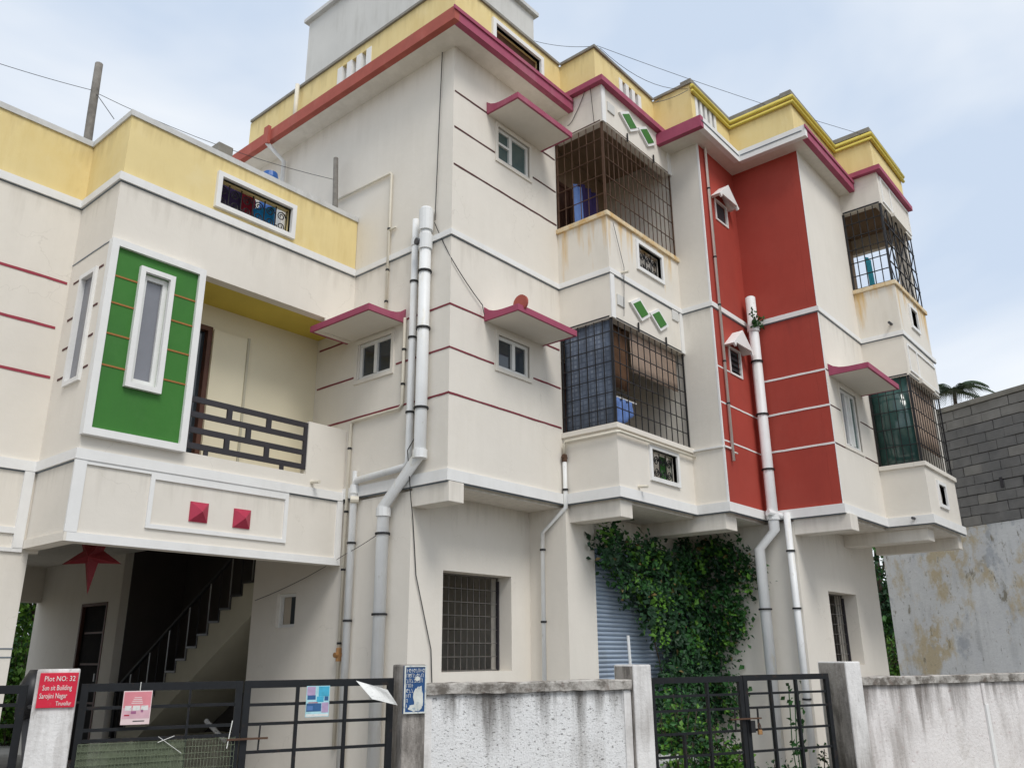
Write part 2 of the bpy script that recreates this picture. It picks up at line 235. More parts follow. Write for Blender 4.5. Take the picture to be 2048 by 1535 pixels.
# ------------------------------------------------------------------ mesh helpers
class MB:
    def __init__(s): s.v = []; s.f = []; s.m = []; s.cur = 0
    def quad(s, *p):
        i = len(s.v); s.v += [tuple(q) for q in p]; s.f.append(tuple(range(i, i+len(p)))); s.m.append(s.cur); return s
    def box(s, x0, x1, y0, y1, z0, z1):
        if x0 > x1: x0, x1 = x1, x0
        if y0 > y1: y0, y1 = y1, y0
        if z0 > z1: z0, z1 = z1, z0
        i = len(s.v); s.v += [(x0, y0, z0), (x1, y0, z0), (x1, y1, z0), (x0, y1, z0), (x0, y0, z1), (x1, y0, z1), (x1, y1, z1), (x0, y1, z1)]
        for q in ((0, 3, 2, 1), (4, 5, 6, 7), (0, 1, 5, 4), (1, 2, 6, 5), (2, 3, 7, 6), (3, 0, 4, 7)): s.f.append(tuple(i+k for k in q)); s.m.append(s.cur)
        return s
    def prism(s, poly, a, b, fn=lambda p, h: (p[0], p[1], h)):
        i = len(s.v); n = len(poly); s.v += [fn(p, a) for p in poly] + [fn(p, b) for p in poly]
        s.f.append(tuple(i+k for k in range(n-1, -1, -1))); s.f.append(tuple(i+n+k for k in range(n))); s.m += [s.cur]*2
        for k in range(n): s.f.append((i+k, i+(k+1) % n, i+n+(k+1) % n, i+n+k)); s.m.append(s.cur)
        return s
    def tube(s, pts, r, n=8, cap=True, r1=None):
        pts = [Vector(p) for p in pts]; rings = []; N = len(pts)
        for k, p in enumerate(pts):
            d = (pts[min(k+1, N-1)] - pts[max(k-1, 0)]).normalized()
            a = d.orthogonal().normalized() if k == 0 else (pa - d*pa.dot(d)).normalized()
            pa = a; b = d.cross(a); rr = r if r1 is None else r + (r1-r)*k/(N-1)
            i = len(s.v); s.v += [tuple(p + (a*math.cos(2*math.pi*j/n) + b*math.sin(2*math.pi*j/n))*rr) for j in range(n)]; rings.append(i)
        for k in range(N-1):
            for j in range(n): s.f.append((rings[k]+j, rings[k]+(j+1) % n, rings[k+1]+(j+1) % n, rings[k+1]+j)); s.m.append(s.cur)
        if cap:
            s.f.append(tuple(rings[0]+j for j in range(n-1, -1, -1))); s.f.append(tuple(rings[-1]+j for j in range(n))); s.m += [s.cur]*2
        return s
    def bar(s, a, b, w, d=None):
        "square bar between two points"
        a = Vector(a); b = Vector(b); d = d or w; ax = (b-a).normalized(); up = Vector((0, 0, 1)) if abs(ax.z) < .9 else Vector((1, 0, 0))
        sx = ax.cross(up).normalized()*w/2; sy = sx.cross(ax).normalized()*d/2; i = len(s.v)
        for p in (a, b): s.v += [tuple(p+sx+sy), tuple(p-sx+sy), tuple(p-sx-sy), tuple(p+sx-sy)]
        for q in ((0, 1, 2, 3), (7, 6, 5, 4), (0, 4, 5, 1), (1, 5, 6, 2), (2, 6, 7, 3), (3, 7, 4, 0)): s.f.append(tuple(i+k for k in q)); s.m.append(s.cur)
        return s
    def build(s, name, mats, parent=None, smooth=False, bevel=0, kind=None, label=None):
        me = bpy.data.meshes.new(name); off = Vector((0, 0, 0)); q = parent
        while q is not None: off = off + q.location; q = q.parent
        rot = None
        if parent is not None:
            top = parent
            while top.parent is not None: top = top.parent
            if abs(top.rotation_euler.z) > 1e-6: off = Vector((0, 0, 0))     # verts already local to a turned root
        me.from_pydata([tuple(Vector(v)-off) for v in s.v], [], s.f)
        if not isinstance(mats, (list, tuple)): mats = [mats]
        for m_ in mats: me.materials.append(M[m_] if isinstance(m_, str) else m_)
        if len(mats) > 1: me.polygons.foreach_set('material_index', s.m)
        b = bmesh.new(); b.from_mesh(me); bmesh.ops.recalc_face_normals(b, faces=b.faces)
        if bevel: bmesh.ops.bevel(b, geom=b.edges[:], offset=bevel, segments=2, affect='EDGES', profile=.6)
        b.to_mesh(me); b.free()
        if smooth: me.polygons.foreach_set('use_smooth', [True]*len(me.polygons)); me.update()
        o = bpy.data.objects.new(name, me); COL.objects.link(o); o.parent = parent
        if kind: o['kind'] = kind
        if label: o['label'] = label
        return o
def tag(o, label, cat, group=None):
    o['label'] = label; o['category'] = cat
    if group: o['group'] = group
    return o
def thing(name, loc, label, cat, group=None, rz=0):
    o = bpy.data.objects.new(name, None); COL.objects.link(o); o.location = loc; o.rotation_euler = (0, 0, rz); o.empty_display_size = .2
    return tag(o, label, cat, group)
def wall(name, m, parent, axis, c, t, u0, u1, z0, z1, holes=(), kind=None):
    "slab on plane axis=c, thickness t going away from the viewer, rectangular openings (u0,u1,z0,z1) cut through with reveals"
    us = sorted({u0, u1, *[h[0] for h in holes], *[h[1] for h in holes]}); zs = sorted({z0, z1, *[h[2] for h in holes], *[h[3] for h in holes]})
    mb = MB(); P = (lambda u, d, z: (u, d, z)) if axis == 'y' else (lambda u, d, z: (d, u, z))
    idx = {}
    def V(u, d, z):
        k = (round(u, 5), round(d, 5), round(z, 5))
        if k not in idx: idx[k] = len(mb.v); mb.v.append(P(u, d, z))
        return idx[k]
    def solid(i, j):
        if i < 0 or j < 0 or i >= len(us)-1 or j >= len(zs)-1: return False
        u = (us[i]+us[i+1])/2; z = (zs[j]+zs[j+1])/2
        return not any(h[0] < u < h[1] and h[2] < z < h[3] for h in holes)
    a, b = c, c+t
    for i in range(len(us)-1):
        for j in range(len(zs)-1):
            if not solid(i, j): continue
            p, q, r, s_ = us[i], us[i+1], zs[j], zs[j+1]
            mb.f += [(V(p, a, r), V(q, a, r), V(q, a, s_), V(p, a, s_)), (V(p, b, r), V(p, b, s_), V(q, b, s_), V(q, b, r))]
            if not solid(i-1, j): mb.f.append((V(p, a, r), V(p, a, s_), V(p, b, s_), V(p, b, r)))
            if not solid(i+1, j): mb.f.append((V(q, a, r), V(q, b, r), V(q, b, s_), V(q, a, s_)))
            if not solid(i, j-1): mb.f.append((V(p, a, r), V(p, b, r), V(q, b, r), V(q, a, r)))
            if not solid(i, j+1): mb.f.append((V(p, a, s_), V(q, a, s_), V(q, b, s_), V(p, b, s_)))
    mb.m = [0]*len(mb.f)
    return mb.build(name, m, parent, kind=kind)
def pbox(axis, c0, c1, u0, u1, z0, z1, mb=None):
    mb = mb or MB()
    return mb.box(u0, u1, c0, c1, z0, z1) if axis == 'y' else mb.box(c0, c1, u0, u1, z0, z1)
def frame_rect(name, m, parent, axis, c0, c1, u0, u1, z0, z1, w, extra=()):
    "rectangular frame (butted pieces), optional extra bars (u0,u1,z0,z1)"
    mb = MB()
    pbox(axis, c0, c1, u0, u1, z1-w, z1, mb); pbox(axis, c0, c1, u0, u1, z0, z0+w, mb)
    pbox(axis, c0, c1, u0, u0+w, z0+w, z1-w, mb); pbox(axis, c0, c1, u1-w, u1, z0+w, z1-w, mb)
    for e in extra: pbox(axis, c0, c1, *e, mb)
    return mb.build(name, m, parent)
def grille(name, m, parent, axis, c, u0, u1, z0, z1, nu, nz, r=.006, frame=True, diag=False):
    mb = MB(); P = (lambda u, z, o=0: (u, c+o, z)) if axis == 'y' else (lambda u, z, o=0: (c+o, u, z))
    for i in range(nu+1):
        u = u0+(u1-u0)*i/nu; rr = r*2 if (frame and i in (0, nu)) else r; mb.bar(P(u, z0), P(u, z1), rr*2)
    for j in range(nz+1):
        z = z0+(z1-z0)*j/nz; rr = r*2 if (frame and j in (0, nz)) else r; mb.bar(P(u0, z, -.012), P(u1, z, -.012), rr*2)
    return mb.build(name, m, parent)
def scrollwork(name, m, parent, axis, c, u0, u1, z0, z1, n):
    "cast scroll grille: spirals between bars"
    mb = MB(); P = (lambda u, z: (u, c, z)) if axis == 'y' else (lambda u, z: (c, u, z))
    for i in range(n+1):
        u = u0+(u1-u0)*i/n; mb.bar(P(u, z0), P(u, z1), .012)
    w = (u1-u0)/n; h = z1-z0
    for i in range(n):
        for s_ in (0, 1):
            cu = u0+w*(i+.5); cz = z0+h*(.3 if s_ else .7); pts = []
            for k in range(15):
                a = k*.75+(math.pi if s_ else 0); rr = min(w, h)*.40*(1-k/18); pts.append(P(cu+math.cos(a)*rr, cz+math.sin(a)*rr))
            mb.tube(pts, .008, 4, cap=False)
    return mb.build(name, m, parent)
def window(parent, axis, c, u0, u1, z0, z1, muls=(.5,), pane_m='glass', surround=.0, fw=.045, depth=.02, bars=()):
    "window = outer frame (part) with panes (sub-parts)"
    w = MB(); g = .07
    pbox(axis, c+depth, c+depth+.05, u0, u1, z1-fw, z1, w); pbox(axis, c+depth, c+depth+.05, u0, u1, z0, z0+fw, w)
    ed = [u0]+[u0+(u1-u0)*m for m in muls]+[u1]
    for k, u in enumerate(ed):
        a, b = (u, u+fw) if k == 0 else ((u-fw, u) if k == len(ed)-1 else (u-fw*.65, u+fw*.65))
        pbox(axis, c+depth-(.012 if 0 < k < len(ed)-1 else 0), c+depth+.05, a, b, z0+fw, z1-fw, w)
    for (bu0, bu1, bz0, bz1) in bars: pbox(axis, c+depth-.008, c+depth+.045, bu0, bu1, bz0, bz1, w)
    fo = w.build('window', 'frame', parent)
    for k in range(len(ed)-1):
        pm = pane_m[k] if isinstance(pane_m, (list, tuple)) else pane_m
        pbox(axis, c+depth+.022, c+depth+.03, ed[k]+fw*.5, ed[k+1]-fw*.5, z0+fw*.6, z1-fw*.6).build('pane', pm, fo)
    return fo
def line(parent, axis, c, u0, u1, z, m='wine', h=.022, d=.006, name='groove_or_shade_line'):
    n = max(2, int(abs(u1-u0)/.12)); rnd = random.Random(int((u0*13+z*97+c*31)*100)); mb = MB(); top = []; bot = []
    P = (lambda u, q, k: (u, q, k)) if axis == 'y' else (lambda u, q, k: (q, u, k)); w = 0
    for i in range(n+1):
        w = w*.7+rnd.gauss(0, .0012); u = u0+(u1-u0)*i/n; top.append((u, z+h/2+w+rnd.gauss(0, .0012))); bot.append((u, z-h/2+w+rnd.gauss(0, .0012)))
    for i in range(n):
        (ua, za), (ub, zb_) = top[i], top[i+1]; (_, zc), (_, zd) = bot[i], bot[i+1]
        mb.quad(P(ua, c-d, zc), P(ub, c-d, zd), P(ub, c-d, zb_), P(ua, c-d, za)); mb.quad(P(ua, c-d, za), P(ub, c-d, zb_), P(ub, c+.001, zb_), P(ua, c+.001, za)); mb.quad(P(ua, c-d, zc), P(ub, c-d, zd), P(ub, c+.001, zd), P(ua, c+.001, zc))
    for i in (0, n): mb.quad(P(top[i][0], c-d, top[i][1]), P(top[i][0], c+.001, top[i][1]), P(top[i][0], c+.001, bot[i][1]), P(top[i][0], c-d, bot[i][1]))
    o = mb.build(name, m, parent); b = bmesh.new(); b.from_mesh(o.data); bmesh.ops.remove_doubles(b, verts=b.verts, dist=.0002); bmesh.ops.recalc_face_normals(b, faces=b.faces); b.to_mesh(o.data); b.free()
def band(parent, pts, z0, z1, proud=.025, m='white', name='band'):
    "moulding along a stepped plan polyline of wall faces (front y=c faces and left x=c faces), outward = -x/-y"
    for k, (p, q) in enumerate(zip(pts, pts[1:])):
        if abs(p[1]-q[1]) < 1e-6: MB().box(min(p[0], q[0]), max(p[0], q[0])-.001, p[1]-.008, p[1]+.001, z0-.016, z0-.0005).build('groove_or_shade_line', 'slate', parent)  # slate strip: drip groove with the band's shadow line painted in
        else: MB().box(p[0]-.0082, p[0]+.001, min(p[1], q[1])-.008, max(p[1], q[1])-.009, z0-.0162, z0-.0008).build('groove_or_shade_line', 'slate', parent)
        if abs(p[1]-q[1]) < 1e-6:    # front face (along x)
            MB().box(min(p[0], q[0]), max(p[0], q[0])-0.001, p[1]-proud, p[1]+.002, z0, z1).build(name, m, parent)
        else:
            MB().box(p[0]-proud, p[0]+.002, min(p[1], q[1])-proud+.0005, max(p[1], q[1])-proud-.001, z0-.0006, z1+.0006).build(name, m, parent)
def pipe(parent, pts, r, m='pvc', clamps=(), collars=(), name='drain_pipe', n=12):
    o = MB().tube(pts, r, n).build(name, m, parent, smooth=True)
    pts = [Vector(p) for p in pts]
    for a in clamps:                           # heights on a near vertical pipe
        for p, q in zip(pts, pts[1:]):
            lo, hi = sorted((p.z, q.z))
            if lo <= a <= hi and hi-lo > .05:
                c = p + (q-p)*((a-p.z)/(q.z-p.z)); d = (q-p).normalized()*.012; MB().tube([c-d, c+d], r*1.18+.004, n).build('clamp', 'black', o); break
    for a in collars:
        for p, q in zip(pts, pts[1:]):
            lo, hi = sorted((p.z, q.z))
            if lo <= a <= hi and hi-lo > .05:
                c = p + (q-p)*((a-p.z)/(q.z-p.z)); d = (q-p).normalized()*.05; MB().tube([c-d, c+d], r*1.22, n).build('collar', m, o, smooth=False); break
    return o
def text_mesh(txt, size, ext=.001):
    cu = bpy.data.curves.new('lettering', 'FONT'); cu.body = txt; cu.size = size; cu.extrude = ext; cu.resolution_u = 2
    o = bpy.data.objects.new('tmp', cu); COL.objects.link(o); dg = bpy.context.evaluated_depsgraph_get()
    me = bpy.data.meshes.new_from_object(o.evaluated_get(dg)); bpy.data.objects.remove(o); return me

# ================================================================== THE GROUND
g = MB().quad((-300, -300, -.02), (300, -300, -.02), (300, 300, -.02), (-300, 300, -.02)).build('ground', 'soil', kind='structure')
rd = MB()
for a in (-150,):
    p = [fence_pt(-150, -3.5, -.012), fence_pt(150, -3.5, -.012), fence_pt(150, 5.9, -.012), fence_pt(-150, 5.9, -.012)]
    rd.quad(*p)
rd.build('road', 'asphalt', kind='structure')
MB().quad(fence_pt(-9, 6.85, .0), fence_pt(15.2, 6.85, .0), fence_pt(15.2, 22, .0), fence_pt(-9, 22, .0)).build('yard', 'yard', kind='structure')

# ================================================================== APARTMENT BLOCK
X0, YA, X1, YB, X2, YC, X3, YD, X4, YE, X5 = 6.52, 6.48, 8.70, 5.62, 10.66, 5.12, 11.90, 3.99, 13.80, 3.32, 15.72
ZB1, ZB2, ZR = 3.47, 6.53, 9.34
A = thing('apartment_block', (11, 7, 0), 'three-storey cream apartment block with stepped front, red painted bay and yellow roof parapet', 'building')
STEP = [(X0, 17.2), (X0, YA), (X1, YA), (X1, YB), (X2, YB), (X2, YC), (X3, YC), (X3, YD), (X4, YD), (X4, YE), (X5, YE)]
YBACK = 12.0
# floor and roof slabs
def slab(z0, z1, inset, name, m):
    pl = [(X0+inset, YBACK), (X0+inset, YA+inset), (X1+inset, YA+inset), (X1+inset, YB+inset), (X2+inset, YB+inset), (X2+inset, YC+inset), (X3+inset, YC+inset), (X3+inset, YD+inset), (X4+inset, YD+inset), (X4+inset, YE+inset), (X5-inset, YE+inset), (X5-inset, YBACK)]
    MB().prism(pl, z0, z1).build(name, m, A)
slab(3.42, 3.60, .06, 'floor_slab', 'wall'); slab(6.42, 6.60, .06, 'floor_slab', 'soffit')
# --- first and second floor walls
T = .14
wl1 = (7.501, 8.135, 4.997, 5.489)
wall('wall', 'wall', A, 'x', X0, T, YA, 9.19, ZB1, 6.50, [wl1])
wall('wall', 'wall', A, 'x', X0, T, YA, 11.42, 6.50, ZR)
w1 = (7.376, 7.997, 5.02, 5.46); w2 = (7.385, 8.063, 8.03, 8.545)
wall('wall', 'wall', A, 'y', YA, T, X0+T, X1, ZB1, ZR, [w1, w2])
wall('wall', 'wall', A, 'x', X2, .3, YC, 6.9, ZB1, ZR)
v1 = (11.13, 11.50, 8.20, 8.53); v2 = (11.13, 11.48, 5.61, 6.0)
wall('wall', 'red', A, 'y', YC, T, X2+.3, X3, ZB1, ZR, [v1, v2], )
MB().box(X2+.03, X2+.3, YC-.004, YC, ZB1, ZR).build('wall_paint', 'red', A)
wall('wall', 'red', A, 'x', X3, T, YD+T+.001, YC, ZB1, ZR); MB().box(X3, X3+.019, YD+.004, YD+T, ZB1, ZR).build('wall_paint', 'red', A)
w4 = (12.38, 13.09, 4.53, 5.43)
wall('wall', 'wall', A, 'y', YD, T, X3+.02, X4, ZB1, ZR, [w4])
wall('wall', 'wall', A, 'x', X5-.12, .12, YE+.12, YBACK, ZB1, ZR, [(3.65, 4.6, 7.6, 9.0)])
wall('wall', 'wall', A, 'y', YBACK-.1, .1, X0, X5, ZB1, ZR)
# --- bays: parapet walls, beams, inner rooms
ZTB = 9.57
def bay(xl, xr, yf, yin, lw, uw, lower_m, upper_m, z1c, z1b, z2c, z2b, right_open=False):
    "balcony bay between xl..xr, front face yf, meeting the main wall at yin"
    t = .12
    wall('wall', lower_m, A, 'y', yf, t, xl, xr, ZB1, z1c-.07, [lw])
    wall('wall', lower_m, A, 'x', xl, t, yf+t, yin, ZB1, z1c-.07)
    wall('wall', upper_m, A, 'y', yf, t, xl, xr, z1b, z2c-.07, [uw])
    wall('wall', upper_m, A, 'x', xl, t, yf+t, yin, z1b, z2c-.07)
    wall('wall', 'wall', A, 'y', yf, t, xl, xr, z2b, ZTB)
    wall('wall', 'wall', A, 'x', xl, t, yf+t, yin, z2b, ZTB)
    MB().box(xl-.09, xr+.05, yf-.09, yf+.3, ZTB, ZTB+.09).build('eave_fascia', 'magenta', A); MB().box(xl-.09, xl+.3, yf+.3005, yin-.2, ZTB+.0005, ZTB+.0895).build('eave_fascia', 'magenta', A)
    for zc, m in ((z1c, 'wall'), (z2c, 'cap_stain')):
        MB().box(xl-.035, xr+.02, yf-.035, yf+t+.02, zc-.07, zc).build('parapet_cap', m, A, bevel=.006)
        MB().box(xl-.035, xl+t+.02, yf+t+.021, yin-.001, zc-.07, zc).build('parapet_cap', m, A, bevel=.006)
    # rooms behind
    yb = yin+.42
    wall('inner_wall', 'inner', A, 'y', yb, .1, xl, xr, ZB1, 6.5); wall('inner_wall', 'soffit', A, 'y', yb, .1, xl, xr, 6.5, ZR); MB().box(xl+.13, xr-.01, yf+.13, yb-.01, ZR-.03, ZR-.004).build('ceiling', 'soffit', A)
    MB().box(xl+.001, xl+t, yin+.14, yb-.001, ZB1, ZR-.01).build('inner_wall', 'inner', A)
bay(X1, X2, YB, YA, (9.50, 10.17, 3.84, 4.22), (9.47, 10.12, 6.90, 7.27), 'wall', 'wall_stain', 4.42, 5.88, 7.47, 8.95)
bay(X4, X5-.12, YE, YD, (14.40, 14.80, 3.83, 4.15), (14.50, 14.88, 6.90, 7.24), 'wall', 'wall_stain', 4.42, 5.84, 7.50, 8.97)
# --- little scroll windows in the bay parapets
for (xl, yf, rects) in ((X1, YB, [(9.50, 10.17, 3.84, 4.22), (9.47, 10.12, 6.90, 7.27)]), (X4, YE, [(14.40, 14.80, 3.83, 4.15), (14.50, 14.88, 6.90, 7.24)])):
    for r_ in rects:
        fr = frame_rect('window', 'white', A, 'y', yf-.03, yf+.05, r_[0]-.055, r_[1]+.055, r_[2]-.055, r_[3]+.055, .055)
        scrollwork('scroll_grille', 'black', fr, 'y', yf+.07, r_[0], r_[1], r_[2], r_[3], 4 if yf == YB else 3)
MB().box(9.98, 10.15, YB+.14, YB+.16, 3.84, 4.22).build('inner_sheet', 'green', A)
# --- windows
window(A, 'x', X0, *wl1, muls=(.5,), pane_m='glass'); frame_rect('window_surround', 'wall', A, 'x', X0-.02, X0+.01, wl1[0]-.05, wl1[1]+.07, wl1[2]-.05, wl1[3]+.05, .05)
window(A, 'y', YA, *w1, muls=(.52,), pane_m='glass'); frame_rect('window_surround', 'wall', A, 'y', YA-.02, YA+.01, w1[0]-.05, w1[1]+.05, w1[2]-.05, w1[3]+.05, .05)
w2o = window(A, 'y', YA, *w2, muls=(.42,), pane_m=('louvre', 'louvre'), bars=((w2[0]+.02, w2[0]+.27, 8.29, 8.325),)); frame_rect('window_surround', 'wall', A, 'y', YA-.02, YA+.01, w2[0]-.05, w2[1]+.05, w2[2]-.05, w2[3]+.05, .05)
for k in range(7):
    z = 8.08+k*.062
    MB().quad((w2[0]+.33, YA+.075, z), (w2[1]-.05, YA+.075, z), (w2[1]-.05, YA+.092, z+.05), (w2[0]+.33, YA+.092, z+.05)).build('louvre', 'louvre', w2o)
window(A, 'y', YD, *w4, muls=(.36, .62), pane_m=('glass_grey', 'frame', 'glass_green'), fw=.05); frame_rect('window_surround', 'wall', A, 'y', YD-.015, YD+.01, w4[0]-.05, w4[1]+.05, w4[2]-.05, w4[3]+.05, .05)
for v in (v1, v2):                               # ventilators with triangular hoods on the red recess
    fo = frame_rect('ventilator', 'frame', A, 'y', YC-.015, YC+.02, v[0]-.03, v[1]+.03, v[2]-.03, v[3]+.03, .031)
    MB().box(v[0], v[1], YC+.03, YC+.04, v[2], v[3]).build('backing', 'black2', fo)
    if v is v2:
        for k in range(4):
            z = v[2]+.05+k*.085; MB().quad((v[0], YC+.0, z), (v[1], YC+.0, z), (v[1], YC+.025, z+.03), (v[0], YC+.025, z+.03)).build('louvre', 'louvre', fo)
    cx = (v[0]+v[1])/2; zb = v[3]+.02; hw = .34; hh = .27
    h = MB()
    h.prism([(cx-hw, zb-.02), (cx-hw+.06, zb-.07), (cx-hw+.09, zb), (cx+hw-.09, zb), (cx+hw-.06, zb-.07), (cx+hw, zb-.02), (cx, zb+hh)], YC-.17, YC-.14, lambda p, y: (p[0], y, p[1]))
    h.prism([(cx-hw, zb-.02), (cx-hw+.06, zb-.03), (cx, zb+hh-.05), (cx+hw-.06, zb-.03), (cx+hw, zb-.02), (cx, zb+hh-.004)], YC-.1399, YC, lambda p, y: (p[0], y, p[1]))
    h.build('hood', 'white', fo)
# --- mouldings at floor levels
FB = [(X0, 9.19), (X0, YA), (X1, YA), (X1, YB), (X2, YB), (X2, YC), (X3, YC), (X3, YD), (X4, YD), (X4, YE), (X5, YE)]
band(A, FB, ZB1-.005, ZB1+.125, .03); band(A, [(X0, 8.3)]+FB[1:], ZB2, ZB2+.075, .025)
for z in (5.61, 5.055, 4.495):                   # lines on the corner block, wrapped round the corner
    line(A, 'x', X0, YA-.006, wl1[0]-.09 if z < 5.5 and z > 5 else 9.0 if z < 5 else 9.0, z)
    if 5 < z < 5.5: line(A, 'x', X0, wl1[1]+.09, 9.0, z)
    if 5 < z < 5.5: line(A, 'y', YA, X0, w1[0]-.07, z); line(A, 'y', YA, w1[1]+.09, X1-.03, z)
    elif z < 5: line(A, 'y', YA, X0, X1-.03, z)
    else: line(A, 'y', YA, X0, 7.14, z); line(A, 'y', YA, 8.2, X1-.03, z)
for z, us in ((8.645, ((6.54, 7.19), (8.36, 8.68))), (8.10, ((6.54, 7.33), (8.15, 8.68))), (7.548, ((6.54, 8.68),))):
    for a, b in us: line(A, 'y', YA, a, b, z, 'maroon')
for z in (5.60, 5.05, 4.48):                     # white lines on the red, slate lines on the cream bay beyond
    if z > 5.5: line(A, 'y', YC, X2+.03, v2[0]-.05, z, 'white', .022); 
    else: line(A, 'y', YC, X2+.03, X3, z, 'white', .022)
    line(A, 'x', X3, YD, YC-.008, z, 'white', .028)
    if z > 5.5: line(A, 'y', YD, X3, 12.1, z, 'maroon', .016)
    else:
        line(A, 'y', YD, X3, w4[0]-.06, z, 'maroon', .016); line(A, 'y', YD, w4[1]+.1, X4-.02, z, 'maroon', .016)
for x in (X2, X3):                               # thin white edges between cream and red
    pass
MB().box(X3-.003, X3+.0195, YD-.004, YD+.0035, ZB1, ZR).build('edge_strip', 'white', A)
MB().box(X2-.003, X2+.03, YC-.006, YC+.02, ZB1, ZR).build('edge_strip', 'white', A)
MB().box(X2-.03, X2+.002, YC, YB, 4.37, 4.395).build('band', 'white', A); MB().box(X2, X2+.2, YC-.03, YC+.002, 4.37, 4.395).build('band', 'white', A)
# --- panels under the bays: white corner strips, green lozenges, little plaques
for zb, zt in ((5.88, 6.52), (8.95, 9.565)):
    for x in (X1+.0, X2-.09): MB().box(x, x+.09, YB-.018, YB+.002, zb, zt).build('corner_strip', 'white', A)
    zc = 6.205 if zt < 7 else 9.30
    for cx in (9.41, 9.92):
        pl = [(cx-.262, zc+.03), (cx-.01, zc+.175), (cx+.262, zc-.02), (cx+.02, zc-.172)]
        f_ = MB().prism(pl, YB-.035, YB+.001, lambda p, y: (p[0], y, p[1])).build('lozenge', 'white', A)
        pg = [(cx+(p[0]-cx)*.74, zc+(p[1]-zc)*.74) for p in pl]
        MB().prism(pg, YB-.042, YB-.034, lambda p, y: (p[0], y, p[1])).build('inset', 'green', f_)
    for px_, dz in ((8.94, -.05), (10.44, .20)):
        MB().box(px_-.09, px_+.09, YB-.02, YB+.001, zc+dz-.05, zc+dz+.11).build('plaque', 'grey_wall', A, bevel=.006)
for (zb, zt) in ((5.90, 6.48), (9.0, 9.6)):    # second bay: framed panel
    frame_rect('panel_moulding', 'white', A, 'y', YE-.02, YE+.001, X4+.12, X5-.14, zb+.03, zt-.06, .035, [(X4+.62, X4+.655, zb+.065, zt-.095)])
    MB().box(X4+.55, X4+1.3, YE-.06, YE+.001, zb-.075, zb-.01).build('drip_ledge', 'wall', A)
# --- eaves
eave = [(6.17, 11.42), (6.17, 6.14), (8.72, 6.14), (8.72, 5.66), (10.29, 5.66), (10.29, 4.86), (11.60, 4.86), (11.60, 3.74), (13.82, 3.74), (13.82, 3.36), (15.70, 3.36), (15.70, 11.42)]
MB().prism(eave, ZR, 9.385).build('eave_soffit', 'wall', A)
def fascia(i, m, z0=9.335, z1=9.53, d=.03):
    p, q = eave[i], eave[i+1]
    if abs(p[1]-q[1]) < .06: MB().box(min(p[0], q[0])-d, max(p[0], q[0])-d, p[1]-d, p[1]+.06, z0, z1).build('eave_fascia', m, A)
    else: MB().box(p[0]-d-.001, p[0]+.06, min(p[1], q[1])-d-.001, max(p[1], q[1])-d, z0-.001, z1+.001).build('eave_fascia', m, A)
for i, m in ((0, 'salmon'), (1, 'magenta'), (4, 'magenta'), (5, 'white'), (6, 'white'), (7, 'magenta')): fascia(i, m)
for i in (1, 7):                        # drip nosing
    p, q = eave[i], eave[i+1]
    if abs(p[1]-q[1]) < .06: MB().box(min(p[0], q[0])-.05, max(p[0], q[0])-.05, p[1]-.05, p[1]-.031, 9.47, 9.525).build('nosing', 'magenta', A)
MB().box(10.27, 11.56, 4.82, 4.83, 9.43, 9.445).build('groove_or_shade_line', 'slate', A); MB().box(11.56, 11.568, 3.76, 4.80, 9.43, 9.445).build('groove_or_shade_line', 'slate', A)
MB().prism([(x+.05, y+.05) for x, y in eave[:-2]]+[(15.65, 3.41), (15.65, 11.37)], 9.386, 9.52).build('roof_slab', 'coping', A)
# --- roof parapet: yellow walls that step with the facade, cement coping, yellow double moulding
PP = [(6.52, 11.44), (6.52, 6.48), (8.88, 6.48), (8.88, 5.82), (10.60, 5.72), (10.60, 5.12), (11.98, 5.12), (11.95, 4.0), (13.88, 4.0), (13.88, 3.36), (15.72, 3.36)]
PP[4] = (10.60, 5.82)
PT = 10.44
wall('parapet', 'yellow', A, 'x', 6.52, .12, 6.48, 8.22, 9.52, PT); wall('parapet', 'yellow', A, 'x', 6.52, .12, 9.02, 11.44, 9.52, PT)
wall('parapet', 'yellow', A, 'y', 6.48, .12, 6.64, 8.88, 9.52, PT, [(7.33, 8.36, 9.72, 10.24)])
wall('parapet', 'yellow', A, 'x', 8.88, .12, 5.82, 6.48, 9.52, PT); wall('parapet', 'yellow', A, 'y', 5.82, .12, 9.0, 9.55, 9.52, PT); wall('parapet', 'yellow', A, 'y', 5.82, .12, 10.2, 10.60, 9.52, PT)
wall('parapet', 'yellow', A, 'x', 10.60, .12, 5.12, 5.82, 9.52, PT)
wall('parapet', 'yellow', A, 'y', 5.12, .12, 11.45, 11.95, 9.52, PT)
wall('parapet', 'yellow', A, 'x', 11.95, .12, 4.0, 5.12, 9.52, PT); wall('parapet', 'yellow', A, 'y', 4.0, .12, 12.07, 13.88, 9.52, PT)
wall('parapet', 'yellow', A, 'x', 13.88, .12, 3.36, 4.0, 9.52, PT); wall('parapet', 'yellow', A, 'y', 3.36, .12, 14.0, 15.72, 9.52, PT)
wall('parapet', 'yellow', A, 'x', 15.6, .12, 3.48, 11.44, 9.52, PT); wall('parapet', 'yellow', A, 'y', 11.32, .12, 6.64, 15.6, 9.52, PT)
def balusters(axis, c, u0, u1, n):
    "run of white slots between posts"
    pbox(axis, c, c+.12, u0, u1, 10.30, PT).build('parapet_beam', 'yellow', A); w = (u1-u0)/(2*n+1)
    if axis == 'y': pbox(axis, c+.14, c+.16, u0-.05, u1+.05, 9.52, 10.36).build('backing', 'black2', A)
    for k in range(n+1): pbox(axis, c-.01, c+.1, u0+w*(2*k), u0+w*(2*k+1), 9.52, 10.30).build('parapet_post', 'white', A)
balusters('x', 6.52, 8.22, 9.02, 3); balusters('y', 5.82, 9.55, 10.2, 3); balusters('y', 5.12, 10.72, 11.45, 4)
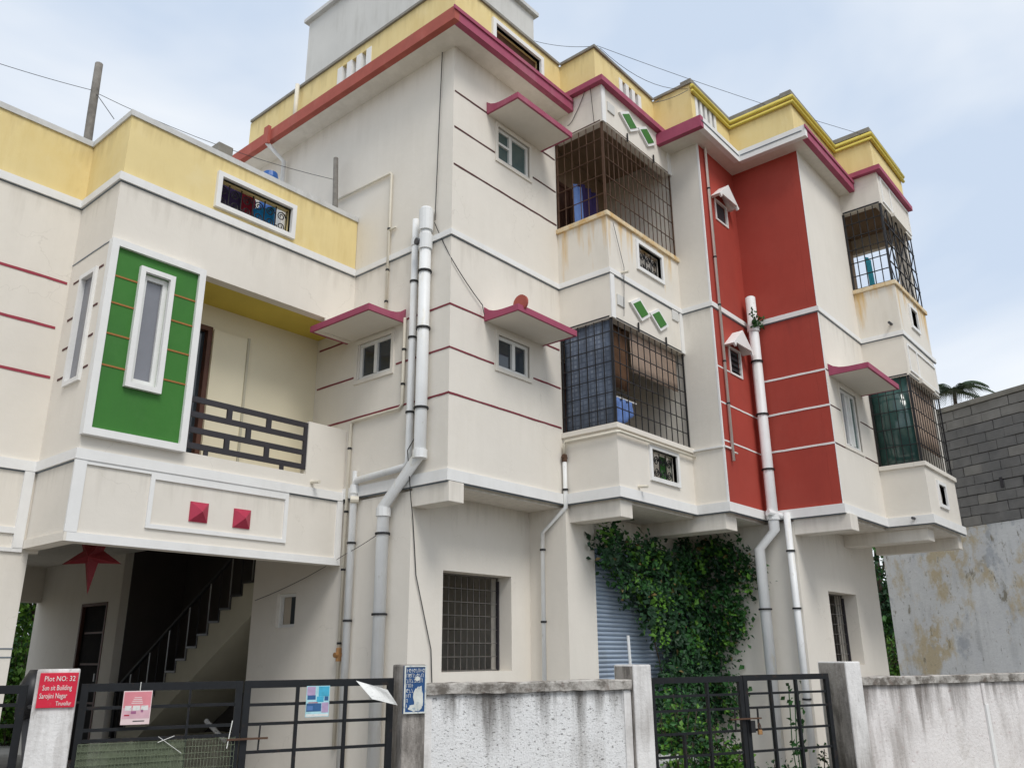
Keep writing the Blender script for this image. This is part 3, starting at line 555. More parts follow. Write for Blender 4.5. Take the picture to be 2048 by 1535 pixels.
fr = frame_rect('parapet_window', 'white', A, 'y', 6.44, 6.53, 7.26, 8.43, 9.66, 10.31, .07)
MB().box(7.33, 8.36, 6.56, 6.57, 10.08, 10.24).build('backing', 'curtain', fr); scrollwork('scroll_grille', 'black', fr, 'y', 6.54, 7.33, 8.36, 9.73, 10.12, 6)
for k, (p, q) in enumerate(zip(PP, PP[1:])):     # coping
    if abs(p[1]-q[1]) < .01: MB().box(min(p[0], q[0])-.03, max(p[0], q[0])-.031, p[1]-.03, p[1]+.16, PT, PT+(.045 if k < 5 else .085)).build('coping', 'coping', A)
    else: MB().box(p[0]-.031, p[0]+.16, min(p[1], q[1])-.031, max(p[1], q[1])-.031, PT+.0005, PT+.0455+(0 if k < 5 else .04)).build('coping', 'coping' if k else 'coping', A)
def round_mould(pts, r):
    MB().tube(pts, r, 8).build('moulding', 'yellow2', A, smooth=True)
for dz, r_ in ((-.06, .04), (-.155, .03)):
    z = PT+dz
    round_mould([(10.58, 5.085, z), (11.915, 5.085, z), (11.915, 3.965, z), (13.845, 3.965, z), (13.845, 3.325, z), (15.75, 3.325, z)], r_)
# --- stair head room and water tank on the roof
hb = MB().box(6.85, 9.30, 7.32, 10.40, 9.52, 12.2).build('stair_head_room', 'grey_wall', A); MB().box(6.78, 9.37, 7.25, 10.47, 12.2, 12.27).build('roof_slab', 'coping_light', hb)
# --- sunshades over windows
def chajja(axis, c, u0, u1, z, dep, lab=None):
    "thin slab with a red painted upturned rim"
    rim = .075; t = .03
    mb = MB(); pbox(axis, c-dep+.02, c, u0+.02, u1-.02, z, z+.05, mb); o = mb.build('sunshade', 'wall', A)
    e = MB(); pbox(axis, c-dep, c-dep+t, u0, u1, z-.004, z+rim, e)
    for u, s_ in ((u0, 1), (u1, -1)):
        prof = []
        n = 7
        top = [(c-dep+t+.001+(dep-t-.002)*i/n, z+rim + (.11*((i/n)**5))) for i in range(n+1)]
        poly = [(top[0][0], z-.004)]+top+[(top[-1][0], z-.004)]
        poly = [(poly[0][0], poly[0][1]), (top[-1][0], z-.004)] + list(reversed(top))
        a, b = (u, u+t*s_)
        e.prism(poly, a, b, (lambda p, h: (h, p[0], p[1])) if axis == 'y' else (lambda p, h: (p[0], h, p[1])))
    e.build('rim', 'magenta', o); return o
chajja('x', X0, 7.26, 8.41, 5.57, .60); chajja('y', YA, 7.12, 8.32, 5.57, .56); chajja('y', YA, 7.16, 8.37, 8.63, .56); chajja('y', YD, 12.02, 13.45, 5.53, .58)
o = MB().tube([(7.18+.045, 5.98, 5.7), (7.18+.075, 5.98, 5.7)], .11, 20).build('round_cap', 'salmon', A)
# --- ground floor walls
G = 'wall'
wall('wall', G, A, 'x', X0, T, 7.05, 10.12, -.02, 3.42, [(9.15, 9.56, 1.96, 2.38)])
gw1 = (7.05, 8.28, 1.42, 2.555)
wall('wall', G, A, 'y', 7.05, .35, X0+T, 8.66, -.02, 3.42, [gw1])
wall('wall', G, A, 'x', 8.66, T, 6.44, 7.05, -.02, 3.42); wall('wall', G, A, 'y', 6.44, .10, 8.66+T, 9.28, -.02, 3.42)
wall('wall', G, A, 'y', 6.56, .12, 9.28, 11.92, 2.97, 3.42)
wall('wall', G, A, 'x', 11.92, T, 4.74, 6.7, -.02, 3.42)
gw2 = (12.97, 14.18, 1.42, 2.49)
wall('wall', G, A, 'y', 4.74, .35, 11.92+T, 15.32, -.02, 3.42, [gw2])
wall('wall', G, A, 'x', 15.22, .10, 5.09, YBACK, -.02, 3.42); wall('wall', G, A, 'y', YBACK-.1, .1, 7.8, 15.22, -.02, 3.42)
wall('wall', G, A, 'x', 8.8, .1, 7.41, YBACK-.11, -.02, 3.41); wall('wall', G, A, 'x', 11.7, .1, 6.7, YBACK-.11, -.02, 3.41)
for (r_, y) in ((gw1, 7.05), (gw2, 4.74)):
    fo = grille('window_grille', 'grille_grey', A, 'y', y+.24, r_[0]+.01, r_[1]-.01, r_[2]+.01, r_[3]-.01, 11, 7, .004)
    MB().box(r_[1]-.03, r_[1]-.005, y+.20, y+.24, r_[2]+.01, r_[3]-.05).build('window_frame', 'black2', fo)
# small ventilator in the side wall
fo = frame_rect('ventilator', 'frame', A, 'x', X0+.05, X0+.09, 9.15, 9.56, 1.96, 2.38, .04); MB().box(X0+.10, X0+.11, 9.15, 9.38, 1.96, 2.38).build('pane', 'glass', fo); MB().box(X0+.10, X0+.11, 9.38, 9.56, 1.96, 2.38).build('pane', 'inner', fo)
# cantilever beams under the first floor
for (x, y0, y1, w) in ((X0+.001, 6.46, 7.05, .24), (8.752, 5.66, 6.56, .27), (10.68, 5.20, 6.56, .33), (11.925, 3.93, 4.74, .30), (13.93, 3.46, 4.74, .33), (15.50, 3.40, 4.74, .2)):
    MB().box(x, x+w, y0-.01, y1-.001, 3.23, 3.46).build('beam', 'wall', A, bevel=.008)
# rolling shutter
sh = MB().box(9.28, 9.36, 6.50, 6.58, 0, 2.97).box(11.80, 11.919, 6.50, 6.58, 0, 2.97).box(9.36, 11.80, 6.46, 6.60, 2.80, 2.96).build('rolling_shutter', 'shframe', A)
sl_ = MB(); pr = [(0, 0), (-.020, .010), (-.028, .026), (-.020, .042), (0, .056)]
for (a, b), (c_, d) in zip(pr, pr[1:]): sl_.quad((9.36, 6.56+a, b), (11.8, 6.56+a, b), (11.8, 6.56+c_, d), (9.36, 6.56+c_, d))
s0 = sl_.build('slat', 'shutter', sh, smooth=True)
s0.location.z = 0
for k in range(1, 49): c = s0.copy(); COL.objects.link(c); c.parent = sh; c.location = (0, 0, .0575*k)
# --- side wall beyond the stair, stair flight
wall('wall', 'wall', A, 'x', X0, T, 13.95, 17.3, -.02, 3.42, [(14.35, 15.32, 0, 2.5)])
MB().box(X0+T, 7.7, 13.95, 14.06, -.02, 3.42).build('wall', 'shadewall', A); MB().box(7.62, 7.74, 10.12, 13.95, -.02, 3.42).build('wall', 'shadewall', A)
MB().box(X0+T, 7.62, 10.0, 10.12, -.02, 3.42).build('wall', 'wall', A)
MB().box(X0-.0, 7.75, 10.13, 17.3, 3.421, 3.60).build('floor_slab', 'wall', A)
dr = MB().box(X0+.05, X0+.09, 14.40, 15.27, .0, 2.45).build('door', 'doorblack', A); frame_rect('door_frame', 'wood', dr, 'x', X0-.01, X0+.1, 14.35, 15.32, 0, 2.5, .05)
for z in (.9, 1.5, 2.0): MB().box(X0+.035, X0+.0505, 14.5, 15.17, z, z+.03).build('door_rail', 'wood', dr)
MB().tube([(X0+.0, 14.5, 1.25), (X0+.0, 14.5, 1.37)], .012, 6).build('handle', 'steel', dr)
stair = MB(); NS = 14; ya, yb_, za, zb_ = 13.75, 10.12, .40, 2.56   # rises towards the lane
st_prof = []; ry = (ya-yb_)/NS; rz = (zb_+.0-za)/NS+.012
for k in range(NS):
    st_prof += [(ya-ry*k, za+rz*k-rz), (ya-ry*k, za+rz*k)]
st_prof += [(yb_, st_prof[-1][1]), (yb_, st_prof[-1][1]-.42), (ya-.5, za-rz-.0)]
stf = stair.prism(st_prof, X0+.004, 7.6, lambda p, h: (h, p[0], p[1])).build('stair_flight', 'stair', A)
for k in range(NS):
    MB().box(X0-.012, 7.59, ya-ry*(k+1)+.0, ya-ry*k+.02, za+rz*k+.001, za+rz*k+.03).build('tread', 'granite', stf)
    MB().box(X0-.010, 7.59, ya-ry*k+.001, ya-ry*k+.012, za+rz*(k-1)+.03, za+rz*k).build('riser', 'granite', stf)
rl = MB().tube([(X0+.05, ya+.02, .45), (X0+.05, ya+.02, 1.10), (X0+.05, ya-.1, 1.22), (X0+.05, yb_+.25, 3.2)], .028, 8).build('handrail', 'black', stf)
for k in range(NS):
    y = ya-ry*(k+.5); zt = 1.22+(ya-.1-y)/(ya-.1-yb_-.25)*(3.2-1.22)
    if zt < 3.35: MB().tube([(X0+.05, y, za+rz*k), (X0+.05, y, zt)], .009, 6).build('baluster', 'steel' if k % 2 else 'black', stf)
# --- cages round the bay balconies
def cage(xl, xr, yf, yin, z0, z1, nf, nside, nz, m='black', r=.007):
    grille('cage_grille', m, A, 'y', yf+.02, xl+.03, xr-.03, z0+.005, z1, nf, nz, r); grille('cage_grille', m, A, 'x', xl+.02, yf+.03, yin-.02, z0+.005, z1, nside, nz, r)
cage(X1, X2, YB, YA, 4.42, 5.90, 12, 6, 7, r=.0055); cage(X1, X2, YB, YA, 7.47, 8.97, 15, 6, 5, r=.005, m='rustiron'); cage(X4, X5-.12, YE, YD, 4.42, 5.86, 12, 5, 5, r=.0055)
grille('cage_grille', 'black', A, 'x', X4+.02, YE+.03, YD-.02, 7.505, 8.99, 5, 6, .007)
lt = MB()                                        # lattice with diagonals on the top bay
xa, xb, z0, z1 = X4+.05, X5-.15, 7.505, 8.99
for k in range(7): x = xa+(xb-xa)*k/6; lt.bar((x, YE+.02, z0), (x, YE+.02, z1), .018)
for k in range(5): z = z0+(z1-z0)*k/4; lt.bar((xa, YE+.01, z), (xb, YE+.01, z), .016)
for k in range(6):
    x = xa+(xb-xa)*k/6; x2 = xa+(xb-xa)*(k+1)/6
    for j in range(4):
        za_, zb2 = z0+(z1-z0)*j/4, z0+(z1-z0)*(j+1)/4; lt.bar((x, YE+.03, za_ if (k+j) % 2 else zb2), (x2, YE+.03, zb2 if (k+j) % 2 else za_), .014)
lt.build('cage_grille', 'black', A)
# hooks that hold the cages
for z, y in ((5.88, YB), (8.95, YB)):
    for x in (9.35, 10.10): MB().bar((x, y-.02, z-.03), (x, y-.02, z+.11), .018).build('cage_hook', 'black', A)
# balcony doors at the back of the bays
for (x0, x1, y, z0, z1, m) in ((8.95, 9.55, YA+.41, 6.62, 8.65, 'wood'), (9.7, 10.3, YA+.41, 6.62, 8.5, 'cloth_purple'), (8.95, 9.6, YA+.41, 3.62, 5.6, 'wood'), (14.1, 14.8, YD+.41, 3.62, 5.6, 'wood')):
    d_ = MB().box(x0, x1, y-.03, y+.005, z0, z1).build('door', m, A); frame_rect('door_frame', 'wood', d_, 'y', y-.05, y+.004, x0-.06, x1+.06, z0, z1+.06, .06)
# --- drain and water pipes
def vpx(plane, c, px, py): return plane(c, px, py)
p = onx(X0-.10, 848, 600); big = pipe(A, [(p.x, p.y, 6.98), (p.x, p.y, 3.80), (p.x, 7.42, 3.27), (p.x, 7.42, .1)], .072, clamps=(6.1, 5.35, 4.35, 2.95, 2.05), collars=(3.8, 3.2))
MB().tube([(p.x, p.y, 6.66), (p.x, p.y, 6.95)], .092, 14).build('collar', 'pvc', big); MB().tube([(p.x, p.y, 6.40), (p.x, p.y, 6.60)], .088, 14).build('collar', 'pvc', big)
MB().tube([(p.x-.06, p.y+.05, 6.50), (p.x-.11, p.y+.06, 6.50)], .045, 10).build('cleanout_plug', 'dkgrey', big)
p2 = onx(X0-.06, 827, 600); yb2 = onx(X0-.06, 710, 945).y
pb = pipe(A, [(p2.x, p2.y, 6.92), (p2.x, p2.y, 3.75), (p2.x, p2.y+.06, 3.70), (p2.x, yb2-.05, 3.66), (p2.x, yb2, 3.6), (p2.x, yb2+.0, .1)], .043, clamps=(6.05, 5.3, 4.35, 2.9, 2.0), collars=(3.55, 6.6))
MB().tube([(p2.x, yb2+.0, 3.6), (p2.x, yb2, 3.78)], .03, 10).build('vent_stub', 'pvc', pb); MB().tube([(p2.x-.05, yb2, 3.42), (p2.x+.03, yb2-.06, 3.42)], .045, 10).build('cleanout_plug', 'pvc_cream', pb)
qa = [onx(X0-.03, *q) for q in ((668, 403), (778, 348))]; qy = onx(X0-.03, 780, 420).y
pipe(A, [qa[0], (qa[0].x, qy+.02, qa[1].z), (qa[0].x, qy, qa[1].z-.03), (qa[0].x, qy, 5.72)], .018, 'pvc_cream', clamps=(7.0, 6.4, 5.95), name='water_pipe', n=8)
pipe(A, [(X0-.03, qy, 6.98), (X0-.03, qy-.13, 6.98)], .016, 'pvc_cream', name='water_pipe', n=8)
qb = onx(X0-.03, 810, 640); qc = onx(X0-.03, 700, 850); qd = onx(X0-.03, 803, 815); y7 = onx(X0-.04, 700, 860).y
pipe(A, [(X0-.03, qb.y, 5.62), (X0-.03, qb.y, qd.z+.04), (X0-.03, qb.y+.05, qd.z), (X0-.03, y7-.03, qd.z), (X0-.03, y7, qd.z-.04), (X0-.03, y7, .6)], .02, 'pvc_cream', clamps=(5.2, 4.75, 4.1, 3.3, 2.6, 1.75), name='water_pipe', n=8)
MB().tube([(X0-.09, y7, 1.62), (X0+.0, y7, 1.62)], .03, 8).tube([(X0-.03, y7, 1.55), (X0-.03, y7, 1.70)], .032, 8).build('stop_valve', 'brass', A)
# bay water pipe
zc = 4.29
pl = [(X2-.02, YB-.05, zc), (X1-.02, YB-.05, zc), (X1-.045, YB-.02, zc), (X1-.045, YA-.08, zc), (X1-.045, YA-.05, zc-.03), (X1-.045, YA-.05, zc-.16)]
pipe(A, pl, .02, 'pvc_cream', name='water_pipe', n=8)
MB().tube([(X1-.045, YA-.05, 4.12), (X1-.045, YA-.05, 4.02)], .034, 8).tube([(X1-.09, YA-.05, 4.08), (X1, YA-.05, 4.08)], .02, 8).build('stop_valve', 'rustiron', A)
pipe(A, [(X1-.045, YA-.05, 4.03), (X1-.045, YA-.05, 3.42), (8.60, 6.78, 3.12), (8.60, 6.80, .1)], .03, 'pvc', clamps=(3.65, 2.9, 2.0), name='drain_pipe', n=10)
# pipes on the red recess
xe = ony(YC-.04, 1438, 600).x
pipe(A, [(xe+.35, 4.85, 9.42), (xe, 4.9, 9.40), (xe, YC-.04, 9.34), (xe, YC-.04, 4.2)], .021, 'pvc_bright', clamps=(8.6, 7.4, 6.6, 5.7, 5.05), name='water_pipe', n=8)
pipe(A, [(xe, YC-.04, 4.33), (xe+.14, YC-.04, 4.33)], .014, 'pvc_bright', name='water_pipe', n=8)
xf = 11.76; yf_ = 4.97
pf = pipe(A, [(xf, yf_, 6.98), (xf, yf_, 3.3), (xf-.02, yf_+.25, 3.05), (xf-.02, yf_+.25, .05)], .078, clamps=(5.9, 5.05, 4.2, 2.2), collars=(6.45, 3.5))
MB().tube([(xf, yf_, 6.72), (xf, yf_, 6.995)], .062, 12).build('vent_cap', 'pvc', pf)
MB().tube([(xf-.13, yf_+.02, 3.55), (xf+.1, yf_-.1, 3.5)], .05, 10).build('cleanout_plug', 'pvc', pf)
pipe(A, [(xf+.09, yf_-.17, 3.55), (xf+.09, yf_-.17, .05)], .05, clamps=(3.0, 2.2, 1.0))
# roof drain through the left eave
pr_ = onx(6.10, 590, 175); yd = onx(6.45, 588, 250).y
pipe(A, [(6.44, yd-.02, 10.46), (6.44, yd-.02, 9.60)], .035, 'pvc_cream', collars=(9.8,), name='drain_pipe')
MB().box(6.085, 6.139, yd+.14, yd+.26, 9.27, 9.58).build('drain_bracket', 'salmon', A)
pipe(A, [(6.11, yd+.2, 9.30), (6.44, yd+.18, 9.1), (6.44, yd+.18, 7.0)], .035, 'pvc', clamps=(8.7,), name='drain_pipe')
# spouts
for q in ((YB, 1240, 542, 6.58), (YB, 1278, 985, 3.62),):
    v = ony(q[0], q[1], q[2]); MB().tube([(v.x, q[0]+.02, q[3]+.04), (v.x, q[0]-.14, q[3]+.02)], .02, 8).build('spout', 'pvc_cream', A)
for q in ((X4, 1783, 648), (X4, 1830, 1036)):
    v = onx(*q); MB().tube([(X4+.02, v.y, v.z), (X4-.14, v.y, v.z-.01)], .022, 8).build('spout', 'dkgrey', A)

# ================================================================== LOW WING ON THE LEFT
B = thing('porch_wing', (4.6, 9.5, 0), 'two-storey cream porch wing with green panel, recessed balcony and yellow parapet', 'building')
XL, YW, YW2, XW = 3.28, 8.30, 9.25, 6.519
XFAR = -2.5
# fascia of the balcony floor
wall('wall', 'wall', B, 'y', YW, .14, XL, XW, 2.655, 3.70); wall('wall', 'wall', B, 'x', XL, .14, YW+.14, YW2, 2.655, 6.56, [(8.56, 8.87, 4.33, 5.52)]); wall('wall', 'wall', B, 'y', YW2, .14, XFAR, XL+.14, 2.62, 6.56)
wall('wall', 'wall', B, 'y', YW, .14, XL, 4.33, 3.70, 5.78, [(3.64, 3.93, 4.30, 5.53)])
wall('wall', 'wall', B, 'y', YW, .14, XL, XW, 5.78, 6.56)
wall('wall', 'wall', B, 'y', YW, .12, 5.93, XW, 3.70, 4.36)
wall('inner_wall', 'lemon', B, 'y', 9.05, .12, 4.33, XW, 3.62, 5.80, [(4.45, 4.93, 3.62, 5.50)]); MB().box(4.19, 4.33, 8.441, 9.17, 3.62, 5.77).build('inner_wall', 'lemon', B)
MB().box(XL+.15, XW, YW+.141, 17.25, 3.25, 3.42).build('floor_slab', 'wall', B); MB().box(XL+.15, XW, YW+.141, 9.6, 3.42, 3.62).build('floor_slab', 'wall', B)
MB().box(XFAR, XL+.15, YW2+.141, 17.25, 3.25, 3.42).build('floor_slab', 'wall', B)
MB().box(4.19, XW, YW+.141, 9.05, 5.78, 5.84).build('ceiling', 'olive', B)
MB().box(XFAR, XW, YW+.96, 17.25, 6.40, 6.52).build('roof_slab', 'coping_light', B); MB().box(XL+.145, XW, YW+.141, YW+.955, 6.40, 6.52).build('roof_slab', 'coping_light', B)
wall('wall', 'wall', B, 'y', 9.6, .1, XFAR, XW, 3.62, 6.40); wall('wall', 'wall', B, 'y', 17.1, .14, XFAR, XW, 2.60, 3.25)
# mouldings
PL = [(XFAR, YW2), (XL, YW2), (XL, YW), (XW, YW)]
def band_w(z0, z1, proud, m='white', right=XW):
    MB().box(XL+.003, right-.03, YW-.008, YW+.001, z0-.014, z0-.0005).build('groove_or_shade_line', 'slate', B); MB().box(XL-.0082, XL+.001, YW-.008, YW2-.009, z0-.0142, z0-.0007).build('groove_or_shade_line', 'slate', B); MB().box(XFAR, XL-.009, YW2-.008, YW2+.001, z0-.014, z0-.0005).build('groove_or_shade_line', 'slate', B)  # drip groove strips, shadow line under the band put into their colour
    MB().box(XFAR, XL-.001, YW2-proud, YW2+.002, z0, z1).build('band', m, B); MB().box(XL-proud, XL+.002, YW-proud, YW2-proud-.0005, z0+.0004, z1-.0004).build('band', m, B); MB().box(XL+.0025, right-.03, YW-proud, YW+.002, z0, z1).build('band', m, B)
band_w(ZB1-.03, ZB1+.075, .03); band_w(ZB2-.01, ZB2+.085, .03); 
MB().box(XL+.0025, XW-.06, YW-.022, YW+.002, 2.655, 2.74).build('band', 'white', B); MB().box(XL-.022, XL+.002, YW-.022, YW2-.023, 2.655, 2.74).build('band', 'wall', B)
MB().box(XFAR, XL-.023, YW2-.022, YW2+.002, 2.80, 2.86).build('band', 'white', B)
MB().box(XFAR, XL-.023, YW2-.022, YW2+.002, 2.62, 2.66).build('band', 'white', B)
MB().box(XL-.024, XL+.09, YW-.024, YW+.001, 2.7405, 3.439).build('corner_strip', 'white', B); MB().box(XW-.10, XW-.02, YW-.024, YW+.001, 2.655, 3.439).build('corner_strip', 'white', B); MB().box(XL-.12, XL-.025, YW2-.026, YW2+.001, 2.66, 3.439).build('corner_strip', 'white', B)
q0 = ony(YW, 300, 965); q1 = ony(YW, 570, 1075)
zt_, zb__ = ony(YW, 430, 985).z, ony(YW, 430, 1062).z
MB().box(XL+.091, q1.x, YW-.02, YW+.001, zt_+.09, zt_+.135).build('band', 'white', B)
frame_rect('panel_moulding', 'white', B, 'y', YW-.0205, YW+.001, q0.x, q1.x, zb__-.045, zt_+.0895, .045)
for pc in ((397, 1024), (483, 1037)):           # red pyramids
    c = ony(YW, *pc); h = .105; m_ = MB(); pts = [(c.x-h, YW-.01, c.z-h), (c.x+h, YW-.01, c.z-h), (c.x+h, YW-.01, c.z+h), (c.x-h, YW-.01, c.z+h)]
    m_.box(c.x-h, c.x+h, YW-.012, YW+.001, c.z-h, c.z+h)
    for k in range(4): m_.quad(pts[k], pts[(k+1) % 4], (c.x, YW-.085, c.z))
    m_.build('pyramid_stud', 'redline' if False else mat('crimson_stud_paint', (.42, .03, .07), .5, var=.1, scale=9, spec=.4) if 'stud' not in M else M['stud'], B)
# green panel
GL, GR, GB, GT = 3.26, 4.33, 3.68, 5.80
frame_rect('panel_frame', 'white', B, 'y', YW-.085, YW+.001, GL, GR, GB, GT, .075)
ws = (3.60, 3.97, 4.25, 5.58)
gp = wall('green_panel', 'green', B, 'y', YW-.045, .046, GL+.075, GR-.075, GB+.075, GT-.075, [(3.64, 3.93, 4.30, 5.53)])
for z in (5.40, 5.10, 4.76, 4.42):
    for a, b in ((GL+.075, ws[0]), (ws[1], GR-.075)): MB().box(a, b, YW-.052, YW-.044, z-.009, z+.009).build('groove_or_shade_line', 'rust_line', gp)
frame_rect('window_surround', 'white', B, 'y', YW-.095, YW-.044, ws[0]-.01, ws[1]+.01, ws[2]-.01, ws[3]+.01, .055)
wf = frame_rect('window', 'frame', B, 'y', YW-.03, YW+.03, 3.64, 3.93, 4.30, 5.53, .055); MB().box(3.68, 3.90, YW+.0, YW+.01, 4.34, 5.49).build('pane', 'glass_grey', wf)
# return wall: slit window and short lines
wf = frame_rect('window', 'white', B, 'x', XL-.03, XL+.03, 8.52, 8.91, 4.29, 5.56, .05); MB().box(XL+.02, XL+.03, 8.57, 8.87, 4.34, 5.52).build('pane', 'glass_grey', wf)
for z in (5.54, 5.10, 4.76, 4.42):
    line(B, 'x', XL, 8.40, 8.50, z, 'maroon'); line(B, 'x', XL, 8.93, 9.12, z, 'maroon')
line(B, 'x', XL, 8.33, 9.24, 5.80, 'slate', .012)
for q in ((134, 567), (110, 656), (100, 755)):
    z = ony(YW2, *q).z; line(B, 'y', YW2, XFAR, ony(YW2, *q).x, z, 'redline', .03)
# balcony: railing, door
rl = MB(); y = YW+.03
zs = [3.79, 3.965, 4.14, 4.31]
for z in zs: rl.box(4.33, 5.94, y-.014, y+.014, z-.031, z+.031)
rail = rl.build('balcony_railing', 'black2', B)
def vb(x, z0, z1, w=.062): MB().box(x-w/2, x+w/2, y-.0135, y+.0135, z0+.031, z1-.031).build('railing_bar', 'black2', rail)
for x in (4.36, 5.92): 
    for k in range(3): vb(x, zs[k], zs[k+1], .075)
for x in (4.86, 5.38): vb(x, zs[2], zs[3])
vb(5.12, zs[1], zs[2])
for x in (4.86, 5.38): vb(x, zs[0], zs[1])
for x in (4.62, 5.60): MB().box(x-.025, x+.025, y-.012, y+.012, 3.70, 3.759).build('railing_foot', 'black2', rail)
for z in (zs[0]+.03, zs[2]+.06): MB().box(5.951, 6.02, y-.012, y+.012, z-.03, z+.03).build('railing_bracket', 'black2', rail)
dd = frame_rect('door_frame', 'wood', B, 'y', 9.03, 9.13, 4.45, 4.93, 3.62, 5.50, .06); MB().box(4.51, 4.87, 9.11, 9.15, 3.63, 5.44).build('door', 'glass', dd)
MB().box(4.935, 5.40, 9.0, 9.03, 3.64, 5.47).build('window_shutter', 'lemon', B); MB().box(5.40, 5.43, 8.98, 9.05, 3.62, 5.48).build('shutter_post', 'stair', B)
MB().tube([(6.02, YW+.05, 3.62), (6.02, YW-.16, 3.60)], .022, 8).build('spout', 'pvc_cream', B)
# chajja end block beside the opening
MB().box(6.05, 6.5, YW-.02, YW+.0, 5.56, 5.78).build('beam', 'wall', B)
# parapet
pw = (4.43, 5.43, 6.74, 7.10)
wall('parapet', 'yellow', B, 'y', YW+.02, .12, XL+.02, XW-.005, 6.615, 7.36, [pw]); wall('parapet', 'yellow', B, 'x', XL+.02, .12, YW+.14, YW2+.02, 6.615, 7.36); wall('parapet', 'yellow', B, 'y', YW2+.02, .12, XFAR, XL+.14, 6.615, 7.36)
MB().box(XL, XW-.006, YW, YW+.17, 7.36, 7.43).build('coping', 'coping_light', B); MB().box(XL, XL+.17, YW+.1705, YW2+.17, 7.3605, 7.4305).build('coping', 'coping_light', B); MB().box(XFAR, XL-.001, YW2, YW2+.17, 7.36, 7.43).build('coping', 'coping_light', B)
fr = frame_rect('parapet_window', 'white', B, 'y', YW-.03, YW+.06, pw[0]-.06, pw[1]+.06, pw[2]-.06, pw[3]+.06, .06); scrollwork('scroll_grille', 'black', fr, 'y', YW+.10, pw[0], pw[1], pw[2], pw[3], 6)
MB().box(2.66, 2.80, YW2+.14, 17.1, -.02, 3.25).build('wall', 'wall', B)  # unseen side wall added to darken the porch
# porch column
pc = MB().box(2.80, 3.33, YW2+.001, YW2+.42, 0, 2.619).build('porch_column', 'wall', B)
for z in (1.62, 1.70): MB().box(2.795, 3.335, YW2-.004, YW2+.0, z-.006, z+.006).build('groove_or_shade_line', 'slate', pc)

# ================================================================== THINGS ON THE BUILDING
def sheet(name, m, axis, c, u0, u1, z0, z1, nu=10, nz=6, amp=.015, wav=5, label='', cat='cloth', loc=None, thick=.004):
    "wavy hanging sheet of real thickness"
    mb = MB(); P = (lambda u, d, z: (u, c+d, z)) if axis == 'y' else (lambda u, d, z: (c+d, u, z))
    for a in range(nu+1):
        zl = z0(a/nu) if callable(z0) else z0; zh = z1(a/nu) if callable(z1) else z1
        for b in range(nz+1): mb.v.append(P(u0+(u1-u0)*a/nu, math.sin(a/nu*wav*6.28+b*.3)*amp, zl+(zh-zl)*b/nz))
    for a in range(nu):
        for b in range(nz): i = a*(nz+1)+b; mb.f.append((i, i+nz+1, i+nz+2, i+1)); mb.m.append(0)
    o = mb.build(name, m, smooth=True); b = bmesh.new(); b.from_mesh(o.data); bmesh.ops.solidify(b, geom=b.faces[:], thickness=thick); b.to_mesh(o.data); b.free()
    return tag(o, label, cat)
sheet('printed_sheet', 'mosaic', 'x', X1+.06, YB+.06, YA-.03, 4.45, 5.88, 8, 4, .004, 2, 'blue mosaic-print sheet lining the side cage of the lower corner balcony', 'sheet')
sheet('curtain', 'curtain', 'y', YB+.16, X1+.12, X1+.62, 5.0, 5.9, 14, 4, .02, 4, 'dark brown curtain hanging inside the lower corner balcony cage', 'curtain')
sheet('tan_sheet', 'blind', 'y', YB+.10, X1+.60, X2-.1, 5.28, 5.86, 24, 4, .012, 8, 'faded tan corrugated sheet tied behind the lower corner balcony grille', 'sheet')
sheet('blue_towel', 'cloth_blue', 'y', YB+.12, X1+.16, X1+.62, lambda s: 4.46+.22*s*s, 4.83, 14, 5, .025, 3, 'light blue towel drying inside the lower corner balcony cage', 'towel')
tag(MB().tube([(X1+.13, YB+.12, 4.84), (X1+.70, YB+.12, 4.845)], .012, 6).build('drying_rod', 'frame'), 'short white drying rod holding the light blue towel', 'rod')
sheet('purple_cloth', 'cloth_purple', 'y', YA-.05, X1+.55, X1+1.05, 7.2, 8.5, 10, 5, .03, 3, 'dark purple cloth hanging in the upper corner balcony', 'cloth')
sheet('pale_cloth', 'cloth_blue', 'y', YA-.12, X1+.30, X1+.52, 7.4, 8.35, 8, 5, .02, 2, 'pale blue cloth hanging beside dark purple cloth in the upper corner balcony', 'cloth')
sheet('green_glass_sheet', 'glass_green', 'x', X4+.05, YE+.06, YD-.03, 4.44, 5.85, 2, 2, .0, 1, 'dark green glass sheet lining the cage of the far lower balcony', 'glass sheet')
sheet('bamboo_blind', 'blind', 'y', YE+.10, X4+.1, X5-.3, 4.75, 5.84, 26, 4, .01, 9, 'tan slatted blind behind the grille of the far lower balcony', 'blind')
sheet('teal_cloth', 'cloth_teal', 'y', YE+.45, X4+.30, X4+.55, 7.45, 8.2, 8, 4, .02, 2, 'teal cloth hanging in the far upper balcony', 'cloth')
